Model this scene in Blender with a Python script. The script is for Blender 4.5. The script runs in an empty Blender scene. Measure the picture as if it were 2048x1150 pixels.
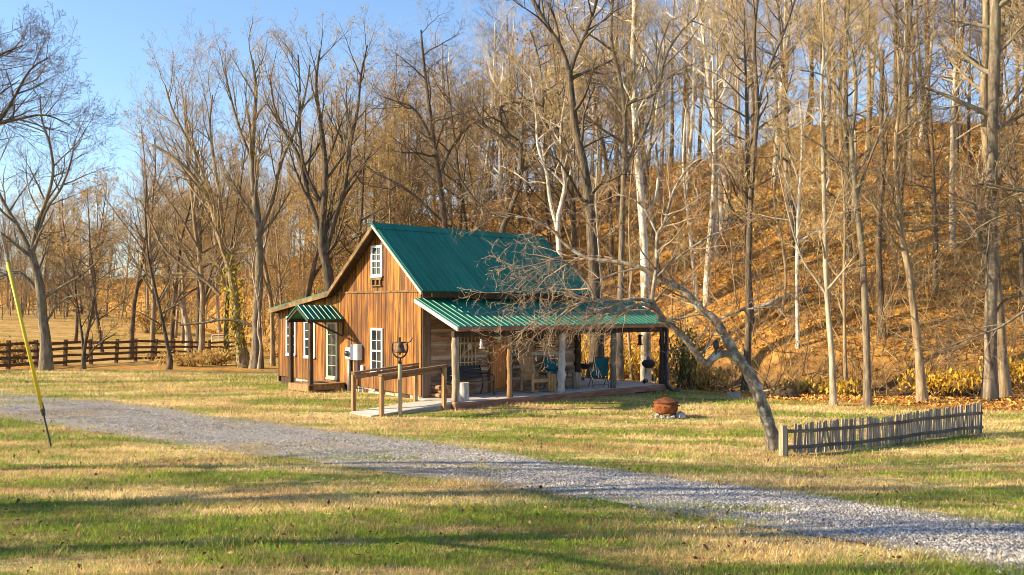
import bpy, math, random
import numpy as np
from mathutils import Vector, Matrix, Euler
C = bpy.context.scene.collection
SC = bpy.context.scene
F, CX, HY, CZ = 1858.0, 1024.0, 620.0, 3.05      # focal length in photo pixels, horizon row, camera height
R = math.radians

# ------------------------------------------------------------------ materials
def nodes(name):
    m = bpy.data.materials.new(name); m.use_nodes = True
    nt = m.node_tree; b = nt.nodes['Principled BSDF']
    return m, nt, b
def nd(nt, typ, **kw):
    n = nt.nodes.new(typ)
    for k, v in kw.items():
        if k in n.inputs.keys(): n.inputs[k].default_value = v
        else: setattr(n, k, v)
    return n
def ramp(nt, fac, stops):
    r = nt.nodes.new('ShaderNodeValToRGB'); e = r.color_ramp.elements
    while len(e) < len(stops): e.new(.5)
    for x, (p, c) in zip(e, stops):
        x.position = p; x.color = (c[0], c[1], c[2], 1)
    nt.links.new(fac, r.inputs['Fac']); return r.outputs['Color']
def coords(nt, kind, scale, rot=(0, 0, 0)):
    mp = nd(nt, 'ShaderNodeMapping'); mp.inputs['Scale'].default_value = scale; mp.inputs['Rotation'].default_value = rot
    if kind == 'Position': src = nd(nt, 'ShaderNodeNewGeometry').outputs['Position']
    else: src = nd(nt, 'ShaderNodeTexCoord').outputs[kind]
    nt.links.new(src, mp.inputs['Vector']); return mp.outputs['Vector']
def noisen(nt, vec, scale=1, detail=4, rough=.55, dist=0):
    n = nd(nt, 'ShaderNodeTexNoise', Scale=scale, Detail=detail, Roughness=rough, Distortion=dist)
    nt.links.new(vec, n.inputs['Vector']); return n.outputs['Fac']
def mixc(nt, fac, a, b, mode='MIX'):
    m = nt.nodes.new('ShaderNodeMix'); m.data_type = 'RGBA'; m.blend_type = mode
    for k, v in ((0, fac), (6, a), (7, b)):
        if isinstance(v, (int, float)): m.inputs[k].default_value = v
        elif isinstance(v, tuple): m.inputs[k].default_value = (v[0], v[1], v[2], 1)
        else: nt.links.new(v, m.inputs[k])
    return m.outputs[2]
def hsv(nt, col, val=None, sat=1.0, hue=None):
    h = nt.nodes.new('ShaderNodeHueSaturation'); h.inputs['Saturation'].default_value = sat
    nt.links.new(col, h.inputs['Color'])
    if val is not None: nt.links.new(val, h.inputs['Value'])
    if hue is not None: nt.links.new(hue, h.inputs['Hue'])
    return h.outputs['Color']
def mapr(nt, v, lo, hi, f0=0, f1=1):
    m = nd(nt, 'ShaderNodeMapRange'); nt.links.new(v, m.inputs['Value'])
    m.inputs['From Min'].default_value = f0; m.inputs['From Max'].default_value = f1
    m.inputs['To Min'].default_value = lo; m.inputs['To Max'].default_value = hi
    return m.outputs['Result']
def bump(nt, b, h, strength=.4, dist=.02):
    n = nd(nt, 'ShaderNodeBump', Strength=strength, Distance=dist)
    nt.links.new(h, n.inputs['Height']); nt.links.new(n.outputs['Normal'], b.inputs['Normal'])
MATS = {}
def G(name, stops, scale=(1, 1, 1), ns=1, rough=.8, bmp=.3, bd=.01, island=0, metal=0, kind='Object', detail=6, dist=0, spec=.3, hue=0, second=None, coat=0):
    """generic noisy procedural material: colour ramp over a stretched noise, per-piece variation, bump, optional second stain layer"""
    if name in MATS: return MATS[name]
    m, nt, b = nodes(name)
    v = coords(nt, kind, scale)
    n = noisen(nt, v, ns, detail, .62, dist)
    col = ramp(nt, n, stops)
    if second:
        c2, sc2, n2, lo, hi = second
        f = noisen(nt, coords(nt, kind, sc2), n2, 5, .6)
        col = mixc(nt, mapr(nt, f, 0, 1, lo, hi), col, c2)
    if island:
        rnd = nd(nt, 'ShaderNodeNewGeometry').outputs['Random Per Island']
        hv = None
        if hue:
            w = nd(nt, 'ShaderNodeTexWhiteNoise', noise_dimensions='1D'); nt.links.new(rnd, w.inputs['W'])
            hv = mapr(nt, w.outputs['Value'], .5 - hue, .5 + hue)
        col = hsv(nt, col, mapr(nt, rnd, 1 - island, 1 + island), 1, hv)
    nt.links.new(col, b.inputs['Base Color'])
    b.inputs['Roughness'].default_value = rough; b.inputs['Metallic'].default_value = metal
    b.inputs['Specular IOR Level'].default_value = spec
    if coat: b.inputs['Coat Weight'].default_value = coat
    if bmp: bump(nt, b, n, bmp, bd)
    MATS[name] = m; return m
def leafmat(name, stops, trans=.35, hue=.02):
    m, nt, b = nodes(name)
    rnd = nd(nt, 'ShaderNodeNewGeometry').outputs['Random Per Island']
    col = ramp(nt, rnd, stops)
    nt.links.new(col, b.inputs['Base Color']); b.inputs['Roughness'].default_value = .6
    b.inputs['Specular IOR Level'].default_value = .25
    t = nd(nt, 'ShaderNodeBsdfTranslucent'); nt.links.new(col, t.inputs['Color'])
    mx = nd(nt, 'ShaderNodeMixShader'); mx.inputs[0].default_value = trans
    nt.links.new(b.outputs[0], mx.inputs[1]); nt.links.new(t.outputs[0], mx.inputs[2])
    nt.links.new(mx.outputs[0], nt.nodes['Material Output'].inputs[0])
    MATS[name] = m; return m

def lawn_colour(nt, blades):
    """patches of living green grass among dormant straw grass; shared by the soil sheet and the blades"""
    n1 = noisen(nt, coords(nt, 'Position', (.16, .62, 0), (0, 0, .12)), 1.0, 5, .6, .4)
    n2 = noisen(nt, coords(nt, 'Position', (.9, 1.6, 0)), 1.3, 6, .7)
    n3 = noisen(nt, coords(nt, 'Position', (.35, .8, 0), (0, 0, -.2)), 1.0, 3, .5)
    add = nd(nt, 'ShaderNodeMath', operation='MULTIPLY_ADD'); nt.links.new(n2, add.inputs[0]); add.inputs[1].default_value = .62; nt.links.new(n1, add.inputs[2])
    sp_ = nd(nt, 'ShaderNodeSeparateXYZ'); nt.links.new(nd(nt, 'ShaderNodeNewGeometry').outputs['Position'], sp_.inputs[0])
    near = mapr(nt, sp_.outputs['Y'], .075, -.012, 6.5, 13.5)
    ad_ = nd(nt, 'ShaderNodeMath', operation='ADD'); nt.links.new(add.outputs[0], ad_.inputs[0]); nt.links.new(near, ad_.inputs[1])
    val = ad_.outputs[0]
    if blades:
        rnd = nd(nt, 'ShaderNodeNewGeometry').outputs['Random Per Island']
        a2 = nd(nt, 'ShaderNodeMath', operation='MULTIPLY_ADD'); nt.links.new(rnd, a2.inputs[0]); a2.inputs[1].default_value = .22; nt.links.new(val, a2.inputs[2])
        a3 = nd(nt, 'ShaderNodeMath', operation='SUBTRACT'); nt.links.new(a2.outputs[0], a3.inputs[0]); a3.inputs[1].default_value = .11
        val = a3.outputs[0]
    straw = ramp(nt, n3, [(.32, (.46, .30, .14)), (.5, (.70, .52, .23)), (.66, (.84, .68, .33))])
    green = ramp(nt, n2, [(.3, (.075, .14, .018)), (.5, (.18, .27, .03)), (.7, (.38, .44, .05))])
    fac = nd(nt, 'ShaderNodeMapRange'); nt.links.new(val, fac.inputs['Value']); fac.interpolation_type = 'SMOOTHSTEP'
    fac.inputs['From Min'].default_value = .795; fac.inputs['From Max'].default_value = .865
    col = mixc(nt, fac.outputs['Result'], straw, green)
    n4 = noisen(nt, coords(nt, 'Position', (1.1, 2.2, 0)), 2.4, 6, .7)
    col = mixc(nt, mapr(nt, n4, .0, .7, .50, .64), col, (.27, .175, .095))
    if blades: col = hsv(nt, col, mapr(nt, rnd, .6, 1.4))
    return col, n2
def make_ground_mat():
    m, nt, b = nodes('ground')
    col, n2 = lawn_colour(nt, False)
    soil = mixc(nt, .35, col, (.24, .155, .07))
    fine = noisen(nt, coords(nt, 'Position', (1, 1, 1)), 9, 6, .75)
    soil = hsv(nt, soil, mapr(nt, fine, .45, 1.5, .3, .7))
    l1 = noisen(nt, coords(nt, 'Position', (1, 1, 1)), 2.2, 8, .75, .3)
    litter = ramp(nt, l1, [(.3, (.09, .044, .015)), (.45, (.34, .165, .040)), (.56, (.56, .29, .065)), (.72, (.70, .45, .15))])
    l2 = noisen(nt, coords(nt, 'Position', (.22, .22, .8)), 1.0, 6, .7, .8)
    litter = mixc(nt, mapr(nt, l2, 0, .75, .55, .68), litter, ramp(nt, l1, [(.35, (.045, .028, .016)), (.65, (.20, .12, .055))]))
    at = nd(nt, 'ShaderNodeAttribute', attribute_name='litter')
    col = mixc(nt, at.outputs['Fac'], soil, litter)
    dirt = nd(nt, 'ShaderNodeAttribute', attribute_name='dirt')
    col = mixc(nt, dirt.outputs['Fac'], col, ramp(nt, l1, [(.3, (.05, .035, .022)), (.6, (.17, .11, .06))]))
    nt.links.new(col, b.inputs['Base Color']); b.inputs['Roughness'].default_value = .95
    b.inputs['Specular IOR Level'].default_value = .1
    bump(nt, b, fine, .9, .06)
    return m
def make_blade_mat():
    m, nt, b = nodes('grass_blades')
    col, n2 = lawn_colour(nt, True)
    nt.links.new(col, b.inputs['Base Color']); b.inputs['Roughness'].default_value = .6; b.inputs['Specular IOR Level'].default_value = .25
    t = nd(nt, 'ShaderNodeBsdfTranslucent'); nt.links.new(col, t.inputs['Color'])
    mx = nd(nt, 'ShaderNodeMixShader'); mx.inputs[0].default_value = .35
    nt.links.new(b.outputs[0], mx.inputs[1]); nt.links.new(t.outputs[0], mx.inputs[2])
    nt.links.new(mx.outputs[0], nt.nodes['Material Output'].inputs[0])
    return m

# ------------------------------------------------------------------ mesh helpers
def tag(o, label=None, cat=None, group=None, kind=None):
    if label: o['label'] = label
    if cat: o['category'] = cat
    if group: o['group'] = group
    if kind: o['kind'] = kind
    return o
def empty(name, loc=(0, 0, 0), rz=0.0, label=None, cat=None, group=None):
    o = bpy.data.objects.new(name, None); C.objects.link(o); o.empty_display_size = .2
    o.location = loc; o.rotation_euler = (0, 0, rz)
    return tag(o, label, cat, group)
def mesh_np(name, V, Fs, mats=(), midx=None, smooth=False):
    """V (n,3); Fs list of face arrays (k,3) or (k,4)"""
    me = bpy.data.meshes.new(name)
    V = np.asarray(V, dtype=np.float32)
    me.vertices.add(len(V)); me.vertices.foreach_set('co', V.ravel())
    loops = np.concatenate([f.ravel() for f in Fs]).astype(np.int32)
    tot = np.concatenate([np.full(len(f), f.shape[1], dtype=np.int32) for f in Fs])
    st = np.concatenate([[0], np.cumsum(tot)[:-1]]).astype(np.int32)
    me.loops.add(len(loops)); me.loops.foreach_set('vertex_index', loops)
    me.polygons.add(len(tot)); me.polygons.foreach_set('loop_start', st)
    try: me.polygons.foreach_set('loop_total', tot)
    except Exception: pass
    for m in mats: me.materials.append(m)
    if midx is not None: me.polygons.foreach_set('material_index', np.asarray(midx, dtype=np.int32))
    me.polygons.foreach_set('use_smooth', np.full(len(tot), smooth, dtype=bool))
    me.update(calc_edges=True); me.validate()
    return me
def link(name, me, parent=None):
    o = bpy.data.objects.new(name, me); C.objects.link(o); o.parent = parent
    return o
class MB:
    def __init__(s): s.v = []; s.f = []
    def quadbox(s, c8):
        b = len(s.v); s.v += [tuple(p) for p in c8]
        s.f += [tuple(b + i for i in q) for q in ((0, 3, 2, 1), (4, 5, 6, 7), (0, 1, 5, 4), (1, 2, 6, 5), (2, 3, 7, 6), (3, 0, 4, 7))]
        return s
    def box(s, x0, x1, y0, y1, z0, z1):
        return s.quadbox([(x0, y0, z0), (x1, y0, z0), (x1, y1, z0), (x0, y1, z0), (x0, y0, z1), (x1, y0, z1), (x1, y1, z1), (x0, y1, z1)])
    def beam(s, p0, p1, w, h, up=(0, 0, 1), w1=None, h1=None):
        p0, p1 = Vector(p0), Vector(p1); t = (p1 - p0).normalized(); up = Vector(up)
        if abs(t.dot(up)) > .98: up = Vector((1, 0, 0))
        a = t.cross(up).normalized(); b = a.cross(t); w1 = w1 or w; h1 = h1 or h
        q = []
        for p, ww, hh in ((p0, w, h), (p1, w1, h1)):
            for i, j in ((-1, -1), (1, -1), (1, 1), (-1, 1)): q.append(p + a * (i * ww / 2) + b * (j * hh / 2))
        return s.quadbox(q)
    def prism(s, pts, off):
        """closed polygon pts (3d) extruded by the vector off"""
        n = len(pts); b = len(s.v); off = Vector(off)
        s.v += [tuple(p) for p in pts] + [tuple(Vector(p) + off) for p in pts]
        s.f.append(tuple(b + i for i in reversed(range(n)))); s.f.append(tuple(b + n + i for i in range(n)))
        for i in range(n): s.f.append((b + i, b + (i + 1) % n, b + n + (i + 1) % n, b + n + i))
        return s
    def tube(s, pts, rad, n=8, cap=True):
        pts = [Vector(p) for p in pts]; b = len(s.v); k = len(pts)
        if not hasattr(rad, '__len__'): rad = [rad] * k
        ref = None
        for i, p in enumerate(pts):
            t = (pts[min(i + 1, k - 1)] - pts[max(i - 1, 0)]).normalized()
            if ref is None: ref = Vector((0, 0, 1)) if abs(t.z) < .9 else Vector((1, 0, 0))
            a = t.cross(ref).normalized(); c = a.cross(t); ref = c
            for j in range(n):
                an = 2 * math.pi * j / n
                s.v.append(tuple(p + (a * math.cos(an) + c * math.sin(an)) * rad[i]))
        for i in range(k - 1):
            for j in range(n):
                s.f.append((b + i * n + j, b + i * n + (j + 1) % n, b + (i + 1) * n + (j + 1) % n, b + (i + 1) * n + j))
        if cap:
            s.f.append(tuple(b + j for j in reversed(range(n)))); s.f.append(tuple(b + (k - 1) * n + j for j in range(n)))
        return s
    def lathe(s, prof, c=(0, 0, 0), n=20, a0=0, a1=2 * math.pi):
        full = abs(a1 - a0 - 2 * math.pi) < 1e-6; m = n if full else n + 1; b = len(s.v)
        for r, z in prof:
            for j in range(m):
                an = a0 + (a1 - a0) * j / n
                s.v.append((c[0] + r * math.cos(an), c[1] + r * math.sin(an), c[2] + z))
        for i in range(len(prof) - 1):
            for j in range(n):
                j2 = (j + 1) % m
                s.f.append((b + i * m + j, b + i * m + j2, b + (i + 1) * m + j2, b + (i + 1) * m + j))
        if full:
            if prof[0][0] > 1e-5: s.f.append(tuple(b + j for j in reversed(range(m))))
            if prof[-1][0] > 1e-5: s.f.append(tuple(b + (len(prof) - 1) * m + j for j in range(m)))
        return s
    def rock(s, c, sz, rng, n=7, m=5):
        prof = []; b = len(s.v); c = Vector(c)
        for i in range(m + 1):
            ph = math.pi * i / m
            for j in range(n):
                an = 2 * math.pi * j / n
                k = 1 + rng.uniform(-.22, .22)
                s.v.append(tuple(c + Vector((sz[0] * math.sin(ph) * math.cos(an) * k, sz[1] * math.sin(ph) * math.sin(an) * k, -sz[2] * math.cos(ph) * k))))
        for i in range(m):
            for j in range(n): s.f.append((b + i * n + j, b + i * n + (j + 1) % n, b + (i + 1) * n + (j + 1) % n, b + (i + 1) * n + j))
        return s
    def mesh(s, name, mat, smooth=False):
        me = bpy.data.meshes.new(name); me.from_pydata(s.v, [], s.f); me.materials.append(mat)
        if smooth:
            me.polygons.foreach_set('use_smooth', np.ones(len(me.polygons), dtype=bool))
        me.update(); return me
    def build(s, name, mat, parent=None, smooth=False, bevel=0, label=None, auto=None):
        o = link(name, s.mesh(name, mat, smooth or auto is not None), parent)
        if auto is not None:
            bpy.context.view_layer.objects.active = o
            me = o.data
            # sharp edges by angle
            import bmesh
            bm = bmesh.new(); bm.from_mesh(me)
            for e in bm.edges:
                e.smooth = not (len(e.link_faces) == 2 and e.calc_face_angle(0) > R(auto))
            bm.to_mesh(me); bm.free()
        if bevel:
            md = o.modifiers.new('bevel', 'BEVEL'); md.width = bevel; md.segments = 2; md.limit_method = 'ANGLE'
        if label: o['label'] = label
        return o

# ------------------------------------------------------------------ terrain
def hash2(ix, iy):
    h = np.sin(ix * 127.1 + iy * 311.7) * 43758.5453
    return h - np.floor(h)
def vn(x, y):
    ix, iy = np.floor(x), np.floor(y); fx, fy = x - ix, y - iy
    fx = fx * fx * (3 - 2 * fx); fy = fy * fy * (3 - 2 * fy)
    return (hash2(ix, iy) * (1 - fx) + hash2(ix + 1, iy) * fx) * (1 - fy) + (hash2(ix, iy + 1) * (1 - fx) + hash2(ix + 1, iy + 1) * fx) * fy
def fbm(x, y, o=3):
    return sum(vn(x * 2 ** i + 17 * i, y * 2 ** i - 9 * i) / 2 ** (i + 1) for i in range(o))
CP = np.array([(-30, -20, 1.3), (0, -20, 1.3), (30, -20, 1.3), (-10, 3, 1.08), (0, 3, 1.08), (10, 3, 1.05), (-8, 10, .80), (0, 10, .80), (8, 10, .74),
  (-12, 17, .50), (0, 17, .45), (-5, 17, .48), (6.0, 18.2, .2), (10.4, 20.5, .31), (16, 17, .5), (10, 15, .38), (0, 26, .21), (-2.67, 27.4, .38), (-3.6, 24.2, .25),
  (-8.3, 33.3, .42), (-7, 29.5, .42), (0, 34, .4), (5, 32.6, .17), (4.0, 24.5, .175), (-17.4, 31.5, .25), (-15.8, 40.6, .1), (-25, 45, .15), (10, 29, .06),
  (13.2, 30, .08), (15.6, 30.3, .09), (7.6, 34, .05), (-20, 44, .2), (-21.5, 72, -.67), (-23.4, 60, -.2), (-52, 100, 1.7), (-42, 100, 1.2), (-60, 60, .6),
  (-100, 200, 4), (0, 200, 2), (150, 200, 2), (-5, 45, 0), (8, 40, -.1), (20, 35, .05), (60, 30, .5), (-60, 20, .8), (40, 5, 1.), (-40, 0, 1.2), (-14.5, 52, -.2),
  (-30, 30, .4), (-20, 22, .42), (20, 24, .35), (120, 0, 1), (-110, 40, 1)], dtype=float)
def _tps():
    n = len(CP); d = np.hypot(CP[:, None, 0] - CP[None, :, 0], CP[:, None, 1] - CP[None, :, 1])
    K = np.where(d > 0, d * d * np.log(np.maximum(d, 1e-9)), 0) + np.eye(n) * 2.0
    A = np.zeros((n + 3, n + 3)); A[:n, :n] = K; A[:n, n] = 1; A[:n, n + 1:] = CP[:, :2]; A[n, :n] = 1; A[n + 1:, :n] = CP[:, :2].T
    return np.linalg.solve(A, np.concatenate([CP[:, 2], [0, 0, 0]]))
_W = _tps()
FA = [-.9, -.55, -.42, -.33, -.25, -.18, -.1, 0, .1, .2, .3, .45, .6, 1.0, 2]
FY = [190, 165, 135, 108, 82, 63, 54, 49, 45, 40.5, 37.5, 36, 35.5, 34, 30]
HM = [4, 4, 4, 5, 7, 10, 12.5, 14.5, 16, 17, 18.5, 20.5, 21, 21, 21]
LY = [50, 45, 45.5, 46, 47, 47, 46, 42, 39, 34.5, 30.5, 27.5, 25.5, 23, 20]
_ag = np.linspace(-1, 2, 601); _kn = np.exp(-np.linspace(-2.5, 2.5, 25) ** 2); _kn /= _kn.sum()
def _sm(t): f = np.interp(_ag, FA, t); return np.convolve(np.pad(f, 12, 'edge'), _kn, 'valid')
_SF, _SH, _SL = _sm(FY), _sm(HM), _sm(LY)
def polar(x, y):
    a = x / np.maximum(y, 4.0)
    return a, np.interp(a, _ag, _SF), np.interp(a, _ag, _SH), np.interp(a, _ag, _SL)
def terr(x, y):
    x = np.atleast_1d(np.asarray(x, float)); y = np.atleast_1d(np.asarray(y, float))
    xc, yc = np.clip(x, -110, 140), np.clip(y, -20, 200)
    d2 = (xc[..., None] - CP[:, 0]) ** 2 + (yc[..., None] - CP[:, 1]) ** 2
    n = len(CP)
    z = (np.where(d2 > 0, .5 * d2 * np.log(np.maximum(d2, 1e-12)), 0) * _W[:n]).sum(-1) + _W[n] + _W[n + 1] * xc + _W[n + 2] * yc
    z = np.clip(z, -1, 5)
    a, yf, hm, ly = polar(x, y)
    hm = hm * (1 + .28 * (fbm(x * .11 + 3, y * .05) - .44)); d = np.where(y > 8, y - yf, -50)
    lin = .57 * np.maximum(d, 0) + (.2 + .8 * np.clip((a + .03) / .1, 0, 1)) * .9 * np.clip(d / .9, 0, 1) ** 2 * (3 - 2 * np.clip(d / .9, 0, 1))
    k = 4.0
    h = -k * np.log(np.exp(-np.minimum(lin, 60) / k) + np.exp(-hm / k)) + k * np.log(1 + np.exp(-hm / k))
    h = np.maximum(h, 0)
    z = z + h + -(.1 + .45 * np.clip((a - .06) / .08, 0, 1)) * np.exp(-((d + 2.2) / 1.3) ** 2)
    z = z + np.clip(d / 5, 0, 1) * ((fbm(x * .25, y * .25, 5) - .44) * 1.5 + (fbm(x * .12 + 5, y * .5) - .44) * 1.0) + (fbm(x * .9, y * .9) - .44) * .07 * np.clip((y - 3) / 20, .4, 1)
    return z
def tz(x, y): return float(terr(x, y)[0])
def hit(px, py, y0=4, y1=260):
    """where the sight line through a photo pixel meets the ground"""
    Y = np.exp(np.linspace(math.log(y0), math.log(y1), 1500)); x = (px - CX) / F * Y; z = CZ - (py - HY) / F * Y
    t = terr(x, Y); w = np.where(z <= t)[0]
    i = w[0] if len(w) else len(Y) - 1
    return Vector((x[i], Y[i], t[i]))
def P(px, py, Y): return Vector(((px - CX) / F * Y, Y, CZ - (py - HY) / F * Y))
# ------------------------------------------------------------------ camera, light, sky
cam = bpy.data.cameras.new('camera'); co = bpy.data.objects.new('camera', cam); C.objects.link(co)
cam.sensor_width = 36; cam.lens = 36 * F / 2048; cam.shift_y = (HY - 575) / 2048
co.location = (0, 0, CZ); co.rotation_euler = (R(90), 0, 0); cam.clip_start = .1; cam.clip_end = 6000
SC.camera = co
SUN_EL, SUN_DIR = R(26), Vector((-.985, -.17, 0)).normalized()
sd = Vector((SUN_DIR.x * math.cos(SUN_EL), SUN_DIR.y * math.cos(SUN_EL), math.sin(SUN_EL)))
sl = bpy.data.lights.new('sun', 'SUN'); so = bpy.data.objects.new('sun', sl); C.objects.link(so)
sl.energy = 5.0; sl.angle = R(.53); sl.color = (1, .80, .50)
so.rotation_euler = sd.to_track_quat('Z', 'Y').to_euler()
w = bpy.data.worlds.new('World'); SC.world = w; w.use_nodes = True
nt = w.node_tree; bg = nt.nodes['Background']
sky = nt.nodes.new('ShaderNodeTexSky'); sky.sky_type = 'NISHITA'; sky.sun_disc = False
sky.sun_elevation = SUN_EL; sky.sun_rotation = math.atan2(SUN_DIR.x, SUN_DIR.y)
sky.air_density = 1.0; sky.dust_density = .5; sky.ozone_density = 3.6
nt.links.new(sky.outputs[0], bg.inputs['Color']); bg.inputs['Strength'].default_value = .11
vs = SC.view_settings; vs.view_transform = 'Standard'; vs.look = 'None'; vs.exposure = 1.25; vs.gamma = 1
try: vs.use_curve_mapping = False
except Exception: pass
SC.cycles.filter_width = 1.0; SC.cycles.max_bounces = 6; SC.cycles.diffuse_bounces = 3; SC.cycles.transparent_max_bounces = 8

# ------------------------------------------------------------------ ground
rng = random.Random(5); nr = np.random.default_rng(11)
t = np.linspace(-1, 1, 281); gx = 150 * np.sinh(4.2 * t) / math.sinh(4.2)
gx = np.concatenate([[-3000, -800, -350, -220], gx, [220, 350, 800, 3000]])
gy = np.concatenate([[-400, -120, -40], -14 + 290 * np.sinh(3.0 * np.linspace(0, 1, 330)) / math.sinh(3.0), [340, 480, 900, 3000]])
X, Y = np.meshgrid(gx, gy); Z = terr(X.ravel(), Y.ravel()).reshape(X.shape)
V = np.stack([X, Y, Z], -1).reshape(-1, 3)
nx, ny = len(gx), len(gy)
ii = (np.arange(ny - 1)[:, None] * nx + np.arange(nx - 1)[None, :]).ravel()
Q = np.stack([ii, ii + 1, ii + nx + 1, ii + nx], 1)
a_, yf_, hm_, ly_ = polar(V[:, 0], V[:, 1])
d_ = np.where(V[:, 1] > 8, V[:, 1] - yf_, -50)
wob = (fbm(V[:, 0] * .35, V[:, 1] * .35, 4) - .47) * 8
sm = lambda e0, e1, v: (lambda q: q * q * (3 - 2 * q))(np.clip((v - e0) / (e1 - e0), 0, 1))
litter = np.where(V[:, 1] > 8, sm(-1.5, 1.5, V[:, 1] - ly_ + wob * .45), 0)
meadow = (a_ < -.2) & (V[:, 1] > 50)
litter = np.where(meadow, litter * (.5 + .4 * sm(-6, 4, d_ + wob)), litter)
dirt = np.where(a_ > .08, 1.3 * np.exp(-((d_ + .7) / 1.3) ** 2), np.exp(-((d_ + .3) / 1.0) ** 2) * .4) * sm(.3, .6, fbm(V[:, 0] * .3, V[:, 1] * .3) + .2)
fd = d_[Q].mean(1)
hillf = fd > .2
GM = make_ground_mat()
def sub(name, q):
    u, inv = np.unique(q, return_inverse=True)
    me = mesh_np(name, V[u], [inv.reshape(-1, 4)], [GM], smooth=True)
    for nm, arr in (('litter', litter), ('dirt', dirt)):
        at = me.attributes.new(nm, 'FLOAT', 'POINT'); at.data.foreach_set('value', arr[u].astype(np.float32))
    return tag(link(name, me), kind='structure')
sub('lawn', Q[~hillf]); sub('hillside', Q[hillf])

# ------------------------------------------------------------------ gravel drive
UE = [(-160, 776), (0, 788), (100, 797), (200, 803), (300, 816), (430, 836), (560, 851), (700, 868), (850, 885), (960, 901), (1100, 925), (1240, 945), (1400, 965), (1560, 985), (1700, 1005), (1850, 1028), (2048, 1052), (2250, 1078)]
LE = [(-160, 818), (0, 832), (100, 848), (200, 862), (330, 882), (430, 897), (560, 912), (700, 932), (850, 952), (960, 966), (1100, 984), (1240, 1003), (1400, 1030), (1560, 1058), (1700, 1080), (1850, 1108), (2048, 1152), (2250, 1200)]
def resample(pts, n):
    p = np.array(pts, float); s = np.concatenate([[0], np.cumsum(np.hypot(*np.diff(p[:, :2], axis=0).T))])
    q = np.linspace(0, s[-1], n); return np.stack([np.interp(q, s, p[:, k]) for k in range(p.shape[1])], 1)
ue = resample([tuple(hit(*p)) for p in UE], 260); le = resample([tuple(hit(*p)) for p in LE], 260)
NR = 15; rv = []; 
for i in range(260):
    s = i * .19
    e0 = .10 * (fbm(s * 1.3, 3.1, 3) - .44) + .06; e1 = .10 * (fbm(s * 1.3, 9.7, 3) - .44) + .06
    for j in range(NR):
        q = -e0 + (1 + e0 + e1) * j / (NR - 1); rv.append(ue[i, :2] * (1 - q) + le[i, :2] * q)
rv = np.array(rv); qq = np.tile(np.linspace(0, 1, NR), 260)
rz = terr(rv[:, 0], rv[:, 1]) + .012 + .02 * np.sin(qq * math.pi) + (fbm(rv[:, 0] * 1.5, rv[:, 1] * 1.5) - .44) * .03 - .010 * (np.exp(-((qq - .3) / .09) ** 2) + np.exp(-((qq - .7) / .09) ** 2))
i0 = (np.arange(259)[:, None] * NR + np.arange(NR - 1)[None]).ravel()
RM = G('gravel_bed', [(.3, (.13, .12, .11)), (.5, (.27, .25, .23)), (.7, (.42, .39, .365))], ns=28, rough=.95, bmp=1, bd=.03, kind='Position', detail=8,
       second=((.21, .165, .105), (.35, .9, 1), .9, .48, .66))
rd = link('gravel_drive', mesh_np('gravel_drive', np.column_stack([rv, rz]), [np.stack([i0, i0 + 1, i0 + NR + 1, i0 + NR], 1)], [RM], smooth=True))
tag(rd, kind='structure')
_w = np.sqrt(((ue[:, None, :2] - le[None, :, :2]) ** 2).sum(-1).min(1)); _o = np.argsort(ue[:, 1]); ROADW = (ue[_o, 1], _w[_o])
def road_q(x, y):
    """0..1 across the drive (outside that range = off it)"""
    if len(x) > 40000: return np.concatenate([road_q(a, b) for a, b in zip(np.array_split(x, len(x) // 30000 + 1), np.array_split(y, len(x) // 30000 + 1))])
    D = lambda e: np.sqrt(((x[:, None] - e[None, :, 0]) ** 2 + (y[:, None] - e[None, :, 1]) ** 2).min(1))
    du, dl = D(ue), D(le); W_ = np.interp(y, *ROADW)
    return np.where(du + dl < W_ * 1.06, du / (du + dl + 1e-6), np.where(du < dl, -du / W_, 1 + dl / W_))
# loose stones
N = 85000
si = np.clip((nr.random(N) ** .52 * 259), 0, 258.9); k = si.astype(int)
q = np.where(nr.random(N) < .8, nr.uniform(0.0, 1.0, N), nr.normal(.5, .42, N))
sx = ue[k, 0] * (1 - q) + le[k, 0] * q + nr.normal(0, .1, N); sy = ue[k, 1] * (1 - q) + le[k, 1] * q + nr.normal(0, .1, N)
sz = nr.gamma(3, .0025, N) + .005
octv = np.array([(1, 0, 0), (0, 1, 0), (-1, 0, 0), (0, -1, 0), (0, 0, .8), (0, 0, -.8)], float)
octf = np.array([(0, 1, 4), (1, 2, 4), (2, 3, 4), (3, 0, 4), (1, 0, 5), (2, 1, 5), (3, 2, 5), (0, 3, 5)])
an = nr.random(N) * 6.283
ov = octv[None] * (1 + nr.uniform(-.35, .35, (N, 6, 1))) * sz[:, None, None]
ca, sa = np.cos(an)[:, None], np.sin(an)[:, None]
vx = ov[..., 0] * ca - ov[..., 1] * sa; vy = ov[..., 0] * sa + ov[..., 1] * ca
zz = terr(sx, sy) + .010 + .02 * np.sin(np.clip(q, 0, 1) * math.pi) + (fbm(sx * 1.5, sy * 1.5) - .44) * .03 * ((q > 0) & (q < 1))
Vs = np.stack([vx + sx[:, None], vy + sy[:, None], ov[..., 2] + zz[:, None]], -1).reshape(-1, 3)
Fs = (octf[None] + np.arange(N)[:, None, None] * 6).reshape(-1, 3)
SM = G('gravel_stone', [(.3, (.23, .22, .21)), (.6, (.38, .36, .345))], ns=20, rough=.9, bmp=.3, island=.6, kind='Position')
st = link('gravel', mesh_np('gravel', Vs, [Fs], [SM])); tag(st, 'loose pale grey gravel stones covering the drive', 'gravel', kind='stuff')

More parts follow.
